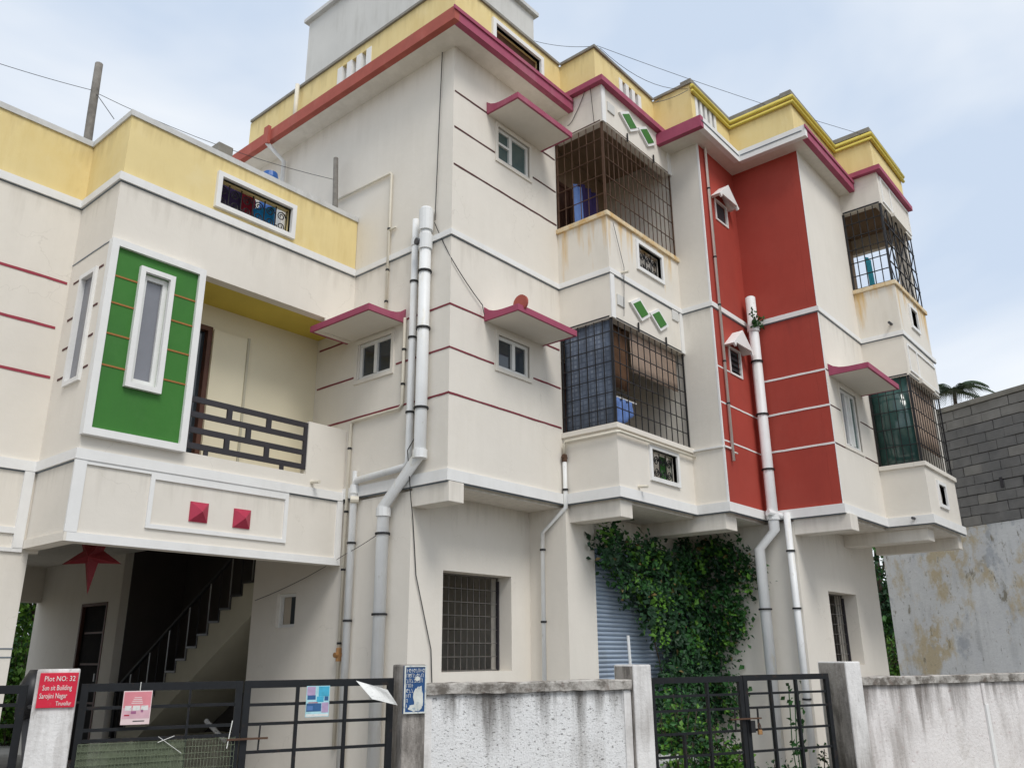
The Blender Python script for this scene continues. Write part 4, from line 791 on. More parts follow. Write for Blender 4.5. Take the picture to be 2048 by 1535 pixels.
# terrace: posts, washing, drum
for (c, zz, lab, m_, px, nm) in ((onz(7.3, 180, 262), 8.7, 'tall weathered grey wooden pole tied to terrace wires behind the yellow parapet', 'post', (198, 128), 'wooden_pole'), ):
    t_ = ony(c.y, *px); pass
def pole(px0, px1, plane_y, z0, r, lab, m_):
    a = ony(plane_y, *px0); b = ony(plane_y, *px1); d = (b-a); a2 = a - d*((a.z-z0)/d.z)
    pts = [a2+(b-a2)*k/6+Vector((random.uniform(-.012, .012), random.uniform(-.01, .01), 0)) for k in range(7)]
    return tag(MB().tube(pts, r, 9, r1=r*.85).build('wooden_pole', m_, smooth=True), lab, 'pole')
pole((180, 262), (199, 128), 10.0, 6.52, .058, 'tall weathered grey wooden pole tied to wires behind the yellow parapet', 'post')
pA = onx(6.30, 666, 400); pB = onx(6.30, 663, 312)
tag(MB().tube([(6.40, pA.y, 6.53), (6.34, pA.y-.01, 7.6), (6.38, pB.y, pB.z)], .045, 8, r1=.035).build('wooden_post', 'post', smooth=True), 'short dark wooden post leaning on the side wall above the wing terrace', 'post')
dm = onz(7.62, 538, 342); dr_ = ony(9.6, 541, 350)
D = thing('water_drum', (dr_.x, 9.6, 6.52), 'narrow blue plastic water drum standing on the wing terrace behind the parapet', 'drum')
R0 = .12; zt_ = dr_.z-6.52+.02
lb = MB(); prof = [(R0*.93, 0), (R0, .08), (R0, zt_*.33), (R0*1.04, zt_*.35), (R0, zt_*.37), (R0, zt_*.66), (R0*1.04, zt_*.68), (R0, zt_*.70), (R0, zt_-.08), (R0*.86, zt_)]
def lathe(mb, prof, cx, cy, cz, n=24):
    i0 = len(mb.v)
    for r_, z in prof: mb.v += [(cx+r_*math.cos(2*math.pi*k/n), cy+r_*math.sin(2*math.pi*k/n), cz+z) for k in range(n)]
    for a in range(len(prof)-1):
        for k in range(n): mb.f.append((i0+a*n+k, i0+a*n+(k+1) % n, i0+(a+1)*n+(k+1) % n, i0+(a+1)*n+k)); mb.m.append(mb.cur)
    mb.f.append(tuple(i0+(len(prof)-1)*n+k for k in range(n))); mb.m.append(mb.cur); mb.f.append(tuple(i0+k for k in range(n-1, -1, -1))); mb.m.append(mb.cur)
    return mb
lathe(lb, prof, dr_.x, 9.6, 6.52).build('drum_body', 'blue_plastic', D, smooth=False); lathe(MB(), [(.03, 0), (.03, .02)], dr_.x+.05, 9.6, 6.52+zt_+.0005, 12).build('bung', 'blue_plastic', D)
cb = ony(9.3, 452, 297)
tag(MB().box(cb.x-.11, cb.x+.11, 9.3, 9.52, 6.52, cb.z+.06).build('cement_stub', 'coping', bevel=.01), 'grey cement stub standing on the wing terrace behind parapet', 'stub')
sheet('bright_cloth', 'cloth_cyan', 'y', YW+.24, 5.02, 5.34, 6.6, lambda u: 7.02+.16*u, 10, 4, .02, 2, 'bright blue cloth seen through the scroll window of the wing parapet', 'cloth')
sheet('red_cloth', 'cloth_red', 'y', YW+.27, 4.86, 5.06, 6.7, lambda u: 7.2, 8, 4, .02, 2, 'dark red cloth seen through the scroll window of the wing parapet', 'cloth')
sheet('dark_cloth', 'cloth_purple', 'y', YW+.31, 4.28, 5.10, 6.55, lambda u: 7.30-.1*u, 8, 4, .02, 2, 'dark purple cloth seen through the scroll window of the wing parapet', 'cloth')
# red paper star under the porch ceiling
sc_ = Vector((3.95, 9.15, 0)); st = onz(2.4, 185, 1130)
stc = ony(9.1, 186, 1108)
def star(mb, c, Ro, Ri, dep):
    ax = RT0; pts = []
    for k in range(10):
        a = math.pi/2+math.pi*k/5+math.pi; r_ = Ro if k % 2 == 0 else Ri
        if k == 0: r_ = Ro*1.25
        pts.append(c+ax*(math.cos(a)*r_)+Vector((0, 0, math.sin(a)*r_)))
    f = c - FW*dep; b = c + FW*dep
    for k in range(10): mb.quad(pts[k], pts[(k+1) % 10], f); mb.quad(pts[k], pts[(k+1) % 10], b)
    return mb
stth = thing('star_lantern', (stc.x, stc.y, 3.25), 'red folded paper star lantern hanging from the porch ceiling', 'lantern')
star(MB(), Vector((stc.x, stc.y, stc.z)), .33, .115, .10).build('star_body', 'star', stth); MB().tube([(stc.x, stc.y, stc.z+.25), (stc.x, stc.y, 3.249)], .004, 5).build('string', 'wire', stth)

# ================================================================== CABLES
def cable(pts, r, lab, sag=0, n=10, cat='cable'):
    P_ = []
    for a, b in zip(pts, pts[1:]):
        a = Vector(a); b = Vector(b)
        for k in range(n): s_ = k/n; P_.append(a+(b-a)*s_-Vector((0, 0, sag*4*s_*(1-s_))))
    P_.append(Vector(pts[-1])); return tag(MB().tube(P_, r, 5).build('cable', 'wire'), lab, cat)
cable([onx(X0-.02, 885, 95), onx(X0-.02, 870, 440)], .006, 'thin black cable running down the side wall beside the corner')
cable([onx(X0-.02, 869, 445), ony(YA-.02, 905, 520), ony(YA-.03, 965, 610), ony(YA-.2, 969, 628)], .006, 'thin black cable drooping from the corner to the lower sunshade', .02)
cable([onx(X0-.13, 838, 860), onx(X0-.13, 815, 900), onx(X0-.05, 822, 1000), ony(7.03, 826, 1040), ony(7.03, 832, 1150), ony(7.03, 862, 1298), ony(7.03, 864, 1370)], .006, 'thin black cable hanging past the corner beam to the ground floor window', .0)
cable([onx(X0-.08, 760, 1065), onx(X0-.08, 690, 1108), onx(X0-.03, 600, 1160), onx(X0-.03, 510, 1200)], .004, 'thin cable along the porch side wall above the small ventilator', .01)
_w0, _w1 = ony(10.0, -60, 108), ony(10.0, 190, 182)
cable([_w1+(_w0-_w1)*9, _w0, _w1], .004, 'overhead wire reaching the tall wooden pole from the lane', .02)
pt = ony(10.0, 191, 185)
cable([pt, (6.36, pB.y, 8.15)], .004, 'wire strung between the two wooden posts over the wing terrace', .12)
cable([pt, ony(9.27, 228, 238)], .005, 'thin stay wire from the tall wooden pole to the parapet')
cable([ony(7.4, 1068, 82), ony(5.9, 1195, 92), ony(3.4, 1735, 272)], .004, 'long overhead wire above the stepped roof parapets', .06)
cable([ony(5.83, 1200, 96), ony(5.15, 1376, 178)], .004, 'drooping wire between the first two roof parapet corners', .22)
cable([ony(5.1, 1376, 180), ony(5.0, 1310, 205), ony(5.85, 1325, 190)], .005, 'loose looped wire on the yellow parapet corner', .03)
cable([onx(X1-.02, 1172, 175), onx(X1-.02, 1150, 230), onx(X1-.02, 1135, 252)], .005, 'black wire looping down the upper corner balcony side', .03)
cable([onx(X1-.03, 1180, 172), onx(X1-.03, 1188, 245)], .005, 'short black wire hanging under the magenta eave of corner balcony')
cable([ony(YB-.03, 1226, 445), ony(YB-.03, 1248, 535), ony(YB-.03, 1248, 632)], .004, 'thin rusty wire hanging down the stained balcony parapet')

# ================================================================== FENCE: gates, pillars, walls
def fthing(name, t, lab, cat, group=None): return thing(name, fence_pt(t), lab, cat, group, -ROAD)
def fpillar(name, t0, t1, zt, m, lab, dep=.26, z0=-.02, flank=True):
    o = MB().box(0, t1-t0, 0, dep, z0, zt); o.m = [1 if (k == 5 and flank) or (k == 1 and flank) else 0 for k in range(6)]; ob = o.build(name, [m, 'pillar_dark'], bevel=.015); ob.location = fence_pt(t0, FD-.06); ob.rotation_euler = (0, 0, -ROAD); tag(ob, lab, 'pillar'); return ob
ts = lambda px, py=1400: onf(px, py)[0]
zs_ = lambda px, py: onf(px, py)[1]
tS0, tS1 = onf(74, 1345, FD-.06)[0], onf(160, 1345, FD-.06)[0]
fpillar('gate_pillar', tS0, tS1, onf(110, 1337, FD-.06)[1], 'pillar', 'white gate pillar carrying a red name board', .24)
tB0, tB1 = onf(808, 1330, FD-.06)[0], onf(853, 1330, FD-.06)[0]
fpillar('gate_pillar', tB0, tB1, onf(830, 1328, FD-.06)[1], 'pillar_dark', 'mouldy grey gate pillar carrying a blue notice board', .30)
tC0, tC1 = onf(1266, 1330, FD-.06)[0], onf(1302, 1330, FD-.06)[0]
fpillar('gate_pillar', tC0, tC1, onf(1285, 1328, FD-.06)[1], 'pillar', 'stained white gate pillar at the right end of the spattered wall', .34)
tD0, tD1 = onf(1690, 1323, FD-.06)[0], onf(1712, 1323, FD-.06)[0]
fpillar('gate_pillar', tD0, tD1+.06, onf(1690, 1322, FD-.06)[1], 'pillar', 'narrow stained gate pillar beside the right compound wall', .40)
def cwall(t0, t1, zt, m, lab, name='compound_wall', panels=(), nseg=40):
    w = thing(name, fence_pt(t0), lab, 'wall', None, -ROAD); L_ = t1-t0
    mb = MB().box(0, L_, .0, .15, -.02, zt-.08); mb.build('wall_face', m, w)
    c = MB(); rnd = random.Random(int(t0*100)); k = 26                    # uneven, chipped coping
    xs = [L_*i/k for i in range(k+1)]; tp = [zt+rnd.uniform(-.008, .006) for _ in xs]; fr_ = [-.035+rnd.uniform(-.006, .006) for _ in xs]; bt = [zt-.085+rnd.uniform(-.006, .006) for _ in xs]
    for i in range(k):
        a, b = xs[i], xs[i+1]
        c.quad((a, fr_[i], bt[i]), (b, fr_[i+1], bt[i+1]), (b, fr_[i+1], tp[i+1]-.01), (a, fr_[i], tp[i]-.01)); c.quad((a, fr_[i], tp[i]-.01), (b, fr_[i+1], tp[i+1]-.01), (b, fr_[i+1]+.02, tp[i+1]), (a, fr_[i]+.02, tp[i]))
        c.quad((a, fr_[i]+.02, tp[i]), (b, fr_[i+1]+.02, tp[i+1]), (b, .18, tp[i+1]), (a, .18, tp[i])); c.quad((a, fr_[i], bt[i]), (b, fr_[i+1], bt[i+1]), (b, .0, zt-.085), (a, .0, zt-.085)); c.quad((a, .18, tp[i]), (b, .18, tp[i+1]), (b, .18, zt-.09), (a, .18, zt-.09))
    c.quad((0, fr_[0], bt[0]), (0, fr_[0], tp[0]), (0, .18, tp[0]), (0, .18, bt[0])); c.quad((L_, fr_[-1], bt[-1]), (L_, fr_[-1], tp[-1]), (L_, .18, tp[-1]), (L_, .18, bt[-1]))
    c.build('wall_coping', 'wall_cap', w)
    for (a, b, z0, z1, d, mm) in panels: MB().box(a, b, -d, .002, z0, z1).build('plaster_strip', mm, w, bevel=.004)
    return w
zm = onf(1050, 1362)[1]
LW = tC0-tB1
cwall(tB1+.005, tC0-.005, zm, 'white_spatter', 'spatter-plastered whitewashed compound wall between the two gates', panels=[(0, .07, 0, zm-.095, .012, 'pillar'), (LW-.09, LW-.012, 0, zm-.095, .012, 'pillar')])
tR1 = 14.6
wr = cwall(tD1+.07, tR1, onf(1850, 1350)[1], 'whitewash', 'pink-stained whitewashed compound wall beside the far gate')
pxs = onf(1968, 1400)[0]-(tD1+.07)
zr = onf(1850, 1350)[1]
MB().box(pxs-.02, pxs+.03, -.03, .001, .3, zr-.33).build('wall_rib', 'white', wr, bevel=.006); MB().box(pxs-.025, pxs+.035, -.02, .001, zr-.3299, zr-.10).build('wall_rib', 'whitewash', wr, bevel=.006)
def gate_leaf(t0, t1, ztop, rails, bars, lab, stile=.05, top=.055, vz=.15, group=None, y0=.05, extra=None, m='gate'):
    gl = thing('gate_leaf', fence_pt(t0), lab, 'gate', group, -ROAD); L_ = t1-t0
    MB().box(0, stile, y0, y0+.04, vz, ztop).build('stile', m, gl); MB().box(L_-stile, L_, y0, y0+.04, vz, ztop).build('stile', m, gl)
    MB().box(stile+.0005, L_-stile-.0005, y0, y0+.04, ztop-top, ztop).build('top_rail', m, gl)
    for z in rails: MB().box(stile+.0005, L_-stile-.0005, y0+.008, y0+.03, z-.011, z+.011).build('rail', m, gl)
    for (a, z0, z1, w) in bars: MB().box(a-t0-w/2, a-t0+w/2, y0+.0, y0+.036, z0, z1).build('bar', m, gl)
    if extra: extra(gl, L_)
    return gl
ztg = onf(640, 1358)[1]
g1r = [onf(520, y_)[1] for y_ in (1409, 1448, 1504)]
t1a, t1b, t1c = onf(163, 1372)[0], onf(491, 1362)[0], onf(792, 1356)[0]
def net(gl, L_):
    mb = MB(); nx, nz = 46, 20; zt2 = onf(300, 1482)[1]
    rnd = random.Random(3); w_ = L_*.78
    for i in range(nx+1): x = .03+(L_-.06)*i/nx; mb.bar((x, .035+rnd.uniform(-.004, .004), .1), (x, .035, zt2+rnd.uniform(-.02, .01)), .006, .003)
    for j in range(nz+1): z = .1+(zt2-.1)*j/nz; mb.bar((.03, .035, z), (L_-.03, .035+rnd.uniform(-.004, .004), z+rnd.uniform(-.01, .01)), .006, .003)
    o = mb.build('shade_net', 'net', gl)
    MB().quad((.03, .045, .1), (L_*.66, .045, .1), (L_*.66, .045, zt2-.01), (.03, .045, zt2)).build('net_sheet', 'net', gl)
    MB().bar((.55, .03, zt2+.03), (.72, .03, zt2-.09), .003).bar((.55, .03, zt2-.01), (.66, .03, zt2+.03), .004).build('tie_rope', 'signwhite', gl)
    MB().bar((L_-.06, .03, zs_(480, 1440)), (L_-.085, .03, zs_(480, 1495)), .006).build('tie_rope', 'signwhite', gl)
zl1 = [onf(330, y_)[1] for y_ in (1412, 1455, 1476)]
gate_leaf(t1a, t1b-.006, ztg, zl1, [(ts(381), zl1[0], ztg-.055, .014), (ts(381), .15, zl1[0]-.012, .014)], 'black iron gate leaf hung with green shade net and a pink poster', extra=net)
def latch1(gl, L_):
    z = zs_(520, 1476); MB().bar((-.10, .03, z), (.20, .03, z), .014).build('bolt', 'rustiron', gl); MB().bar((.135, .05, g1r[2]), (.14, .05, g1r[1]), .012).build('bolt_bar', 'black', gl)
gate_leaf(t1b+.006, t1c, ztg, g1r, [(ts(598), .15, ztg-.055, .024), (ts(695), .15, ztg-.055, .024)], 'black iron gate leaf carrying a small blue poster beside blue notice pillar', extra=latch1)
tg0 = onf(55, 1375)[0]
gate_leaf(tg0-2.2, tg0, onf(30, 1370)[1], [onf(20, y_)[1] for y_ in (1410, 1452)], [(tg0-.75, .15, onf(30, 1370)[1]-.055, .024), (tg0-1.5, .15, onf(30, 1370)[1]-.055, .024)], 'black iron gate leaf on the left of red name board pillar')
z2 = onf(1480, 1351)[1]; g2r = [onf(1560, y_)[1] for y_ in (1385, 1413, 1457, 1500)]
t2a, t2b, t2c = onf(1306, 1360)[0], onf(1492, 1353)[0], onf(1664, 1350)[0]
gate_leaf(t2a, t2b-.004, z2, g2r, [(ts(1424), .15, z2-.055, .022), (ts(1372), .15, g2r[2]-.01, .022)], 'black iron gate leaf in front of the creeper and rolling shutter')
def latch2(gl, L_):
    z = zs_(1490, 1437); MB().bar((-.22, .03, z), (.17, .03, z), .014).build('bolt', 'rustiron', gl)
    for x in (-.15, .14): MB().bar((x, .045, g2r[2]), (x+.004, .045, g2r[1]), .014).build('bolt_bar', 'black', gl)
    MB().box(.02, .075, .015, .045, z-.13, z-.02).build('lock_plate', 'black', gl)
gate_leaf(t2b+.004, t2c, z2+.006, g2r, [(ts(1552), .15, z2-.05, .026), (ts(1604), .15, z2-.05, .026)], 'black iron gate leaf in front of two white drain pipes', extra=latch2)
zp = zs_(1517, 1463)
pk = thing('padlock', fence_pt(ts(1517), FD+.02, zp), 'rusty brass padlock hanging on the far gate', 'padlock', None, -ROAD)
MB().box(-.022, .022, -.012, .012, -.025, .02).build('lock_body', 'brass', pk, bevel=.004); MB().tube([(-.015, 0, .02), (-.02, 0, .06), (0, 0, .085), (.012, 0, .06), (.015, 0, .02)], .005, 6).build('shackle', 'rustiron', pk)
# boards and posters
def board(name, t0, t1, z0, z1, d, lab, cat, m, thick=.012):
    b = thing(name, fence_pt(t0, d, z0), lab, cat, None, -ROAD); MB().box(0, t1-t0, 0, thick, 0, z1-z0).build('board', m, b, bevel=.002); return b, t1-t0, z1-z0
def put_text(b, txt, x, z, size, m, skew=0, sx=1):
    me = text_mesh(txt, size); o = bpy.data.objects.new('lettering', me); COL.objects.link(o); o.parent = b; o.rotation_euler = (math.pi/2, 0, 0); o.location = (x, -.002, z); o.scale = (sx, 1, 1)
    me.materials.clear(); me.materials.append(M[m]); return o
dS = FD-.06-.016
ra, rb = onf(78, 1345, dS), onf(152, 1413, dS)
rb_t0 = onf(76, 1380, dS)[0]; rb_t1 = onf(153, 1380, dS)[0]
b, w_, h_ = board('name_board', rb_t0, rb_t1, rb[1], ra[1], dS, 'red name board with white hand-painted lettering on the white pillar', 'sign', 'signred')
for txt, fx, fz, sz, sx in (('Plot NO: 32', .12, .76, .17, .8), ('Sun sit Building', .10, .50, .17, .62), ('Sarojini Nagar', .05, .27, .17, .62), ('Tiruvallur', .50, .06, .14, .62)): put_text(b, txt, w_*fx, h_*fz, h_*sz*1.25, 'signwhite', sx=sx)
dB = FD-.06-.02
ba, bb = onf(812, 1330, dB), onf(850, 1425, dB)
b, w_, h_ = board('notice_board', onf(808, 1378, dB)[0], onf(852, 1378, dB)[0], bb[1], ba[1], dB, 'blue notice board with peeling white lettering on the mouldy pillar', 'sign', 'signblue', .03)
frame_rect('board_edge', 'peel', b, 'y', -.006, .004, 0, w_, 0, h_, .012)
rnd = random.Random(11)
gl_ = MB()
for r_ in range(8):                              # worn, unreadable rows of lettering as the photo shows
    z = h_*(.93-.105*r_); x = .02; lim = w_-.02 if r_ < 3 else w_*(.42-.03*r_ if r_ > 4 else .40)
    while x < lim-.01:
        cw = rnd.uniform(.012, .022); k = rnd.choice((0, 1, 2, 3)); hh = .028; y_ = -.002
        if k == 0: gl_.bar((x, y_, z-hh), (x, y_, z), .005, .002).bar((x, y_, z), (x+cw*.8, y_, z), .005, .002).bar((x+cw*.8, y_, z), (x+cw*.8, y_, z-hh), .005, .002)
        elif k == 1: gl_.tube([(x+cw*.4+cw*.38*math.cos(a), y_, z-hh/2+hh*.45*math.sin(a)) for a in [q*.7 for q in range(9)]], .0028, 4)
        elif k == 2: gl_.bar((x, y_, z), (x+cw*.7, y_, z-hh), .005, .002).bar((x, y_, z-hh), (x+cw*.7, y_, z-hh), .005, .002)
        else: gl_.bar((x+cw*.3, y_, z), (x+cw*.3, y_, z-hh), .006, .002).bar((x, y_, z-hh*.5), (x+cw*.8, y_, z-hh*.5), .005, .002)
        x += cw+.004
gl_.build('lettering', 'signwhite', b)
def blotch(b, cx, cz, rx, rz, m, y=-.0035, n=18, seed=1, name='torn_patch'):
    rnd = random.Random(seed); pts = [(cx+rx*math.cos(2*math.pi*k/n)*rnd.uniform(.75, 1.1), cz+rz*math.sin(2*math.pi*k/n)*rnd.uniform(.75, 1.1)) for k in range(n)]
    return MB().prism(pts, y, y+.002, lambda p, h: (p[0], h, p[1])).build(name, m, b)
blotch(b, w_*.66, h_*.33, w_*.24, h_*.27, 'peel', seed=4); blotch(b, w_*.50, h_*.12, w_*.33, h_*.08, 'peel', y=-.0038, seed=5); blotch(b, w_*.6, h_*.72, w_*.13, h_*.05, 'peel', y=-.0041, seed=6)
dP = FD+.02
pa, pb_ = onf(248, 1384, dP), onf(298, 1447, dP)
b, w_, h_ = board('poster', pa[0], pb_[0], pb_[1], pa[1]+.01, dP, 'pink printed poster wired to the netted gate leaf', 'poster', 'pink_lt', .003)
def prt(x0, x1, z0, z1, m, lv=1): MB().box(w_*x0, w_*x1, -.0008*lv, -.0008*lv+.0006, h_*z0, h_*z1).build('print', m, b)
prt(.03, .97, .5, .97, 'pink'); prt(.03, .97, .18, .4995, mat('rose_print', (.68, .42, .48), .6, var=.15, scale=9))
for k, (x0, x1) in enumerate(((.1, .32), (.37, .62), (.66, .9))): prt(x0, x1, .42, .56, 'paper', 2)
for k in range(4): prt(.3+.03*k, .7-.02*k, .62+.055*k, .645+.055*k, 'pink_lt', 2)
prt(.1, .28, .26, .30, 'crimson', 2); prt(.32, .5, .32, .40, 'mauve', 2); prt(.66, .74, .36, .44, 'mauve', 2); prt(.42, .82, .09, .12, 'dkgrey', 2)
MB().bar((w_*.55, .001, h_), (w_*.55, .001, h_+.06), .004).build('hanging_wire', 'signwhite', b)
pa, pb_ = onf(614, 1371, dP), onf(657, 1432, dP)
b, w_, h_ = board('poster', pa[0], pb_[0], pb_[1], pa[1], dP, 'small blue and white printed poster tied to the gate leaf', 'poster', 'cyan_lt', .003)
prt(.03, .38, .70, .98, 'lilac'); prt(.05, .40, .56, .6995, 'navy'); prt(.52, .97, .66, .98, 'cyan'); prt(.45, .75, .48, .655, 'cyan'); prt(.78, .95, .52, .655, 'navy'); prt(.03, .66, .18, .44, 'navy'); prt(.06, .3, .22, .36, mat('blue_print', (.09, .2, .45), .6), 2); prt(.68, .97, .14, .46, 'lilac'); prt(.03, .97, .02, .10, 'paper'); prt(.1, .5, .45, .475, 'crimson')
# loose newspaper sheet caught on the gate
cr = [onf(*q, FD-.0) for q in ((712, 1360), (772, 1378), (792, 1409), (738, 1396))]
pv = [fence_pt(c[0], FD+.0-.03*(k in (1, 3))-.02*k, c[1]) for k, c in enumerate(cr)]
pp = MB(); n = 8
for s_ in (0, .002):
    for i in range(n):
        for j in range(n):
            q = []
            for a, c in ((i, j), (i+1, j), (i+1, j+1), (i, j+1)):
                u, v = a/n, c/n; q.append(pv[0]*(1-u)*(1-v)+pv[1]*u*(1-v)+pv[2]*u*v+pv[3]*(1-u)*v+RN*(.012*math.sin(u*7)*math.cos(v*4)+s_)+Vector((0, 0, .012*math.sin(u*3.1)*math.sin(3.1*v))))
            pp.quad(*q)
o = tag(pp.build('newspaper', 'paper', smooth=True), 'crumpled sheet of newspaper caught on the gate beside blue notice board', 'newspaper')

# ================================================================== PARKED COVERED SCOOTER behind the left gate
vt = onf(48, 1345, 8.4)[0]
sc0 = thing('parked_scooter', fence_pt(vt, 8.45), 'black parked scooter seen behind the left gate', 'scooter', None, -ROAD)
zt = onf(60, 1338, 8.4)[1]
def hull(mb, secs, n=14):
    i0 = len(mb.v)
    for (x, zc_, hw, hh) in secs: mb.v += [(x, hw*math.cos(2*math.pi*k/n), zc_+hh*math.copysign(abs(math.sin(2*math.pi*k/n))**.7, math.sin(2*math.pi*k/n))) for k in range(n)]
    for a in range(len(secs)-1):
        for k in range(n): mb.f.append((i0+a*n+k, i0+a*n+(k+1) % n, i0+(a+1)*n+(k+1) % n, i0+(a+1)*n+k)); mb.m.append(mb.cur)
    mb.f.append(tuple(i0+k for k in range(n))); mb.f.append(tuple(i0+(len(secs)-1)*n+k for k in range(n))); mb.m += [mb.cur]*2; return mb
hull(MB(), [(-1.1, .55, .05, .08), (-1.0, .6, .17, .2), (-.6, .62, .22, .25), (-.2, .45, .2, .12), (.1, .5, .18, .16), (.2, .75, .17, .3)]).build('body', 'dkgrey', sc0, smooth=True)
hull(MB(), [(-1.05, .9, .10, .05), (-.9, .92, .15, .07), (-.4, .9, .15, .07), (-.25, .88, .08, .04)]).build('seat', 'tarp', sc0, smooth=True)
hull(MB(), [(-.02, zt-.25, .12, .14), (.04, zt-.2, .21, .2), (.12, zt-.19, .21, .19), (.18, zt-.22, .14, .14)]).build('windshield_cowl', 'tarp', sc0, smooth=True)
for x in (-.9, .25): 
    wl = MB(); wl.tube([(x+.22*math.cos(a), 0, .24+.22*math.sin(a)) for a in [q*math.pi/10 for q in range(21)]], .05, 8); wl.build('wheel', 'tarp', sc0, smooth=True)
MB().tube([(.1, -.32, zt-.28), (.06, 0, zt-.3), (.1, .32, zt-.28)], .016, 8).build('handlebar', 'black', sc0)
MB().tube([(.2, 0, .3), (.06, 0, zt-.3)], .04, 8).build('steering_column', 'dkgrey', sc0)

# ================================================================== NEIGHBOUR on the right
NT = 15.0
def npt(d, z, off=0): return RTAN*(NT+off)+RN*d+Vector((0, 0, z))
NB = thing('neighbour_house', tuple(npt(10, 0)), 'bare grey concrete-block house on old peeling plaster walls', 'building', None, -ROAD)
# local: x along RTAN, y along RN (origin at d=10)
zj, zt = 3.90, 6.22
MB().box(0, 7, -6, 2.86, -.02, zj).build('plaster_wall', 'oldplaster', NB); MB().box(.03, 7, -6, 1.25, zj, zt).build('block_core', 'mortar', NB)
bl = MB().box(-.0, .03, .005, .385, .006, .184); b0 = None; rnd = random.Random(5)
for r_ in range(12):
    for k in range(16):
        y0_ = 1.25-.39*(k+1)-(.195 if r_ % 2 else 0)
        z = zj+.193*r_
        if z+.18 > zt or y0_ < -5: continue
        if r_ % 2 and k == 0: pass
        if b0 is None: b0 = bl.build('concrete_block', 'block', None); c = b0; b0.data.materials.append(M['block_light'])
        else: c = b0.copy(); COL.objects.link(c)
        c.parent = NB; c.location = (rnd.uniform(-.015, .004), y0_+rnd.uniform(-.004, .004), z+rnd.uniform(-.004, .004)); c.rotation_euler = (rnd.gauss(0, .012), 0, rnd.gauss(0, .01))
        if r_ >= 10 or rnd.random() < .12:
            c.material_slots[0].link = 'OBJECT'; c.material_slots[0].material = M['block_light']
MB().box(-.04, 7, -6, 1.30, zt, zt+.10).build('roof_slab', 'coping', NB)
MB().box(-.012, .01, -5.5, -1.4, zt-.35, zt-.33).build('plaster_smear', 'block_light', NB)
for (y_, z) in ((-.55, zj+.55), (-.1, zj+.62)): MB().box(-.02, .03, y_, y_+.06, z, z+.2).build('joint_gap', 'black2', NB)
fd = onf(0, 0)
yfr = -.35
MB().box(-.03, .05, yfr-.06, yfr, 1.2, 2.70).box(-.03, .05, yfr-1.0, yfr-.061, 2.64, 2.70).build('door_frame', 'teal', NB)
# ================================================================== PLANTS
def leaf_quad(mb, c, s_, nrm=None, rnd=random):
    a = Vector((rnd.gauss(0, 1), rnd.gauss(0, 1), rnd.gauss(0, 1))).normalized()
    if nrm is not None: a = (a*.65+nrm).normalized()
    u = a.orthogonal().normalized(); v = a.cross(u); th = rnd.uniform(0, 6.28); u, v = u*math.cos(th)+v*math.sin(th), v*math.cos(th)-u*math.sin(th)
    l = s_; w = s_*.62
    mb.quad(c-u*l*.5, c+v*w*.5-u*l*.08+a*s_*.1, c+u*l*.5-a*s_*.08, c-v*w*.5-u*l*.08+a*s_*.1)
def inpoly(x, y, P_):
    r_ = False; j = len(P_)-1
    for i in range(len(P_)):
        if (P_[i][1] > y) != (P_[j][1] > y) and x < (P_[j][0]-P_[i][0])*(y-P_[i][1])/(P_[j][1]-P_[i][1])+P_[i][0]: r_ = not r_
        j = i
    return r_
rnd = random.Random(21)
# creeper outline in photo pixels, laid on the shutter plane
VP = [(1172, 1052), (1212, 1046), (1240, 1075), (1285, 1082), (1300, 1100), (1335, 1105), (1360, 1085), (1412, 1090), (1432, 1135), (1438, 1155), (1430, 1200), (1432, 1240), (1424, 1300), (1422, 1365), (1425, 1420), (1420, 1450), (1300, 1450), (1300, 1345), (1330, 1300), (1290, 1280), (1262, 1225), (1236, 1195), (1218, 1168), (1195, 1130), (1180, 1095)]
VPL = [ony(6.46, *q) for q in VP]; VP2 = [(q.x, q.z) for q in VPL]
xs_ = [q[0] for q in VP2]; zs2 = [q[1] for q in VP2]
V = thing('creeper', (11.0, 6.4, 0), 'dark green creeper smothering the rolling shutter and wall', 'creeper')
mb = MB(); cnt = 0
clumps = []
while len(clumps) < 520:
    x, z = rnd.uniform(min(xs_)-.1, max(xs_)+.1), rnd.uniform(min(zs2), max(zs2)+.05)
    if inpoly(x, z, VP2): clumps.append((x, z, rnd.uniform(.03, .30), rnd.random()))
for (x, z, d, q) in clumps:
    lim = 11.88 if x > 11.88 else x
    for k in range(22):
        cx = x+rnd.gauss(0, .085); cz = z+rnd.gauss(0, .085)-.02; cy = 6.47-abs(d+rnd.gauss(0, .05))
        if cx > 11.86: cy -= (cx-11.86)*1.0; cx = 11.86-rnd.uniform(0, .12)
        mb.cur = 2 if q > .90 else (1 if q > .45 else 0)
        if rnd.random() < .015: mb.cur = 3
        leaf_quad(mb, Vector((cx, cy, cz)), rnd.uniform(.035, .075) if rnd.random() < .6 else rnd.uniform(.075, .125), Vector((-.35, -.8, .5)), rnd)
mb.build('foliage', ['leaf_dark', 'leaf_mid', 'leaf_lime', 'leaf_dead'], V, kind='stuff')
stm = MB()
for k in range(7):
    x = rnd.uniform(10.4, 11.6); pts = [Vector((x+.5, 6.44, .0))]
    for j in range(7): pts.append(pts[-1]+Vector((rnd.uniform(-.28, .12), rnd.uniform(-.01, .01), .38)))
    pts = [q for q in pts if q.z < 2.8]
    stm.tube(pts, .010, 5)
tr = [onx(11.90, *q) for q in ((1428, 1112), (1440, 1098), (1455, 1102), (1470, 1110), (1478, 1125))]
stm.tube(tr, .006, 5); stm.build('stem', 'bark', V)
tw = MB()
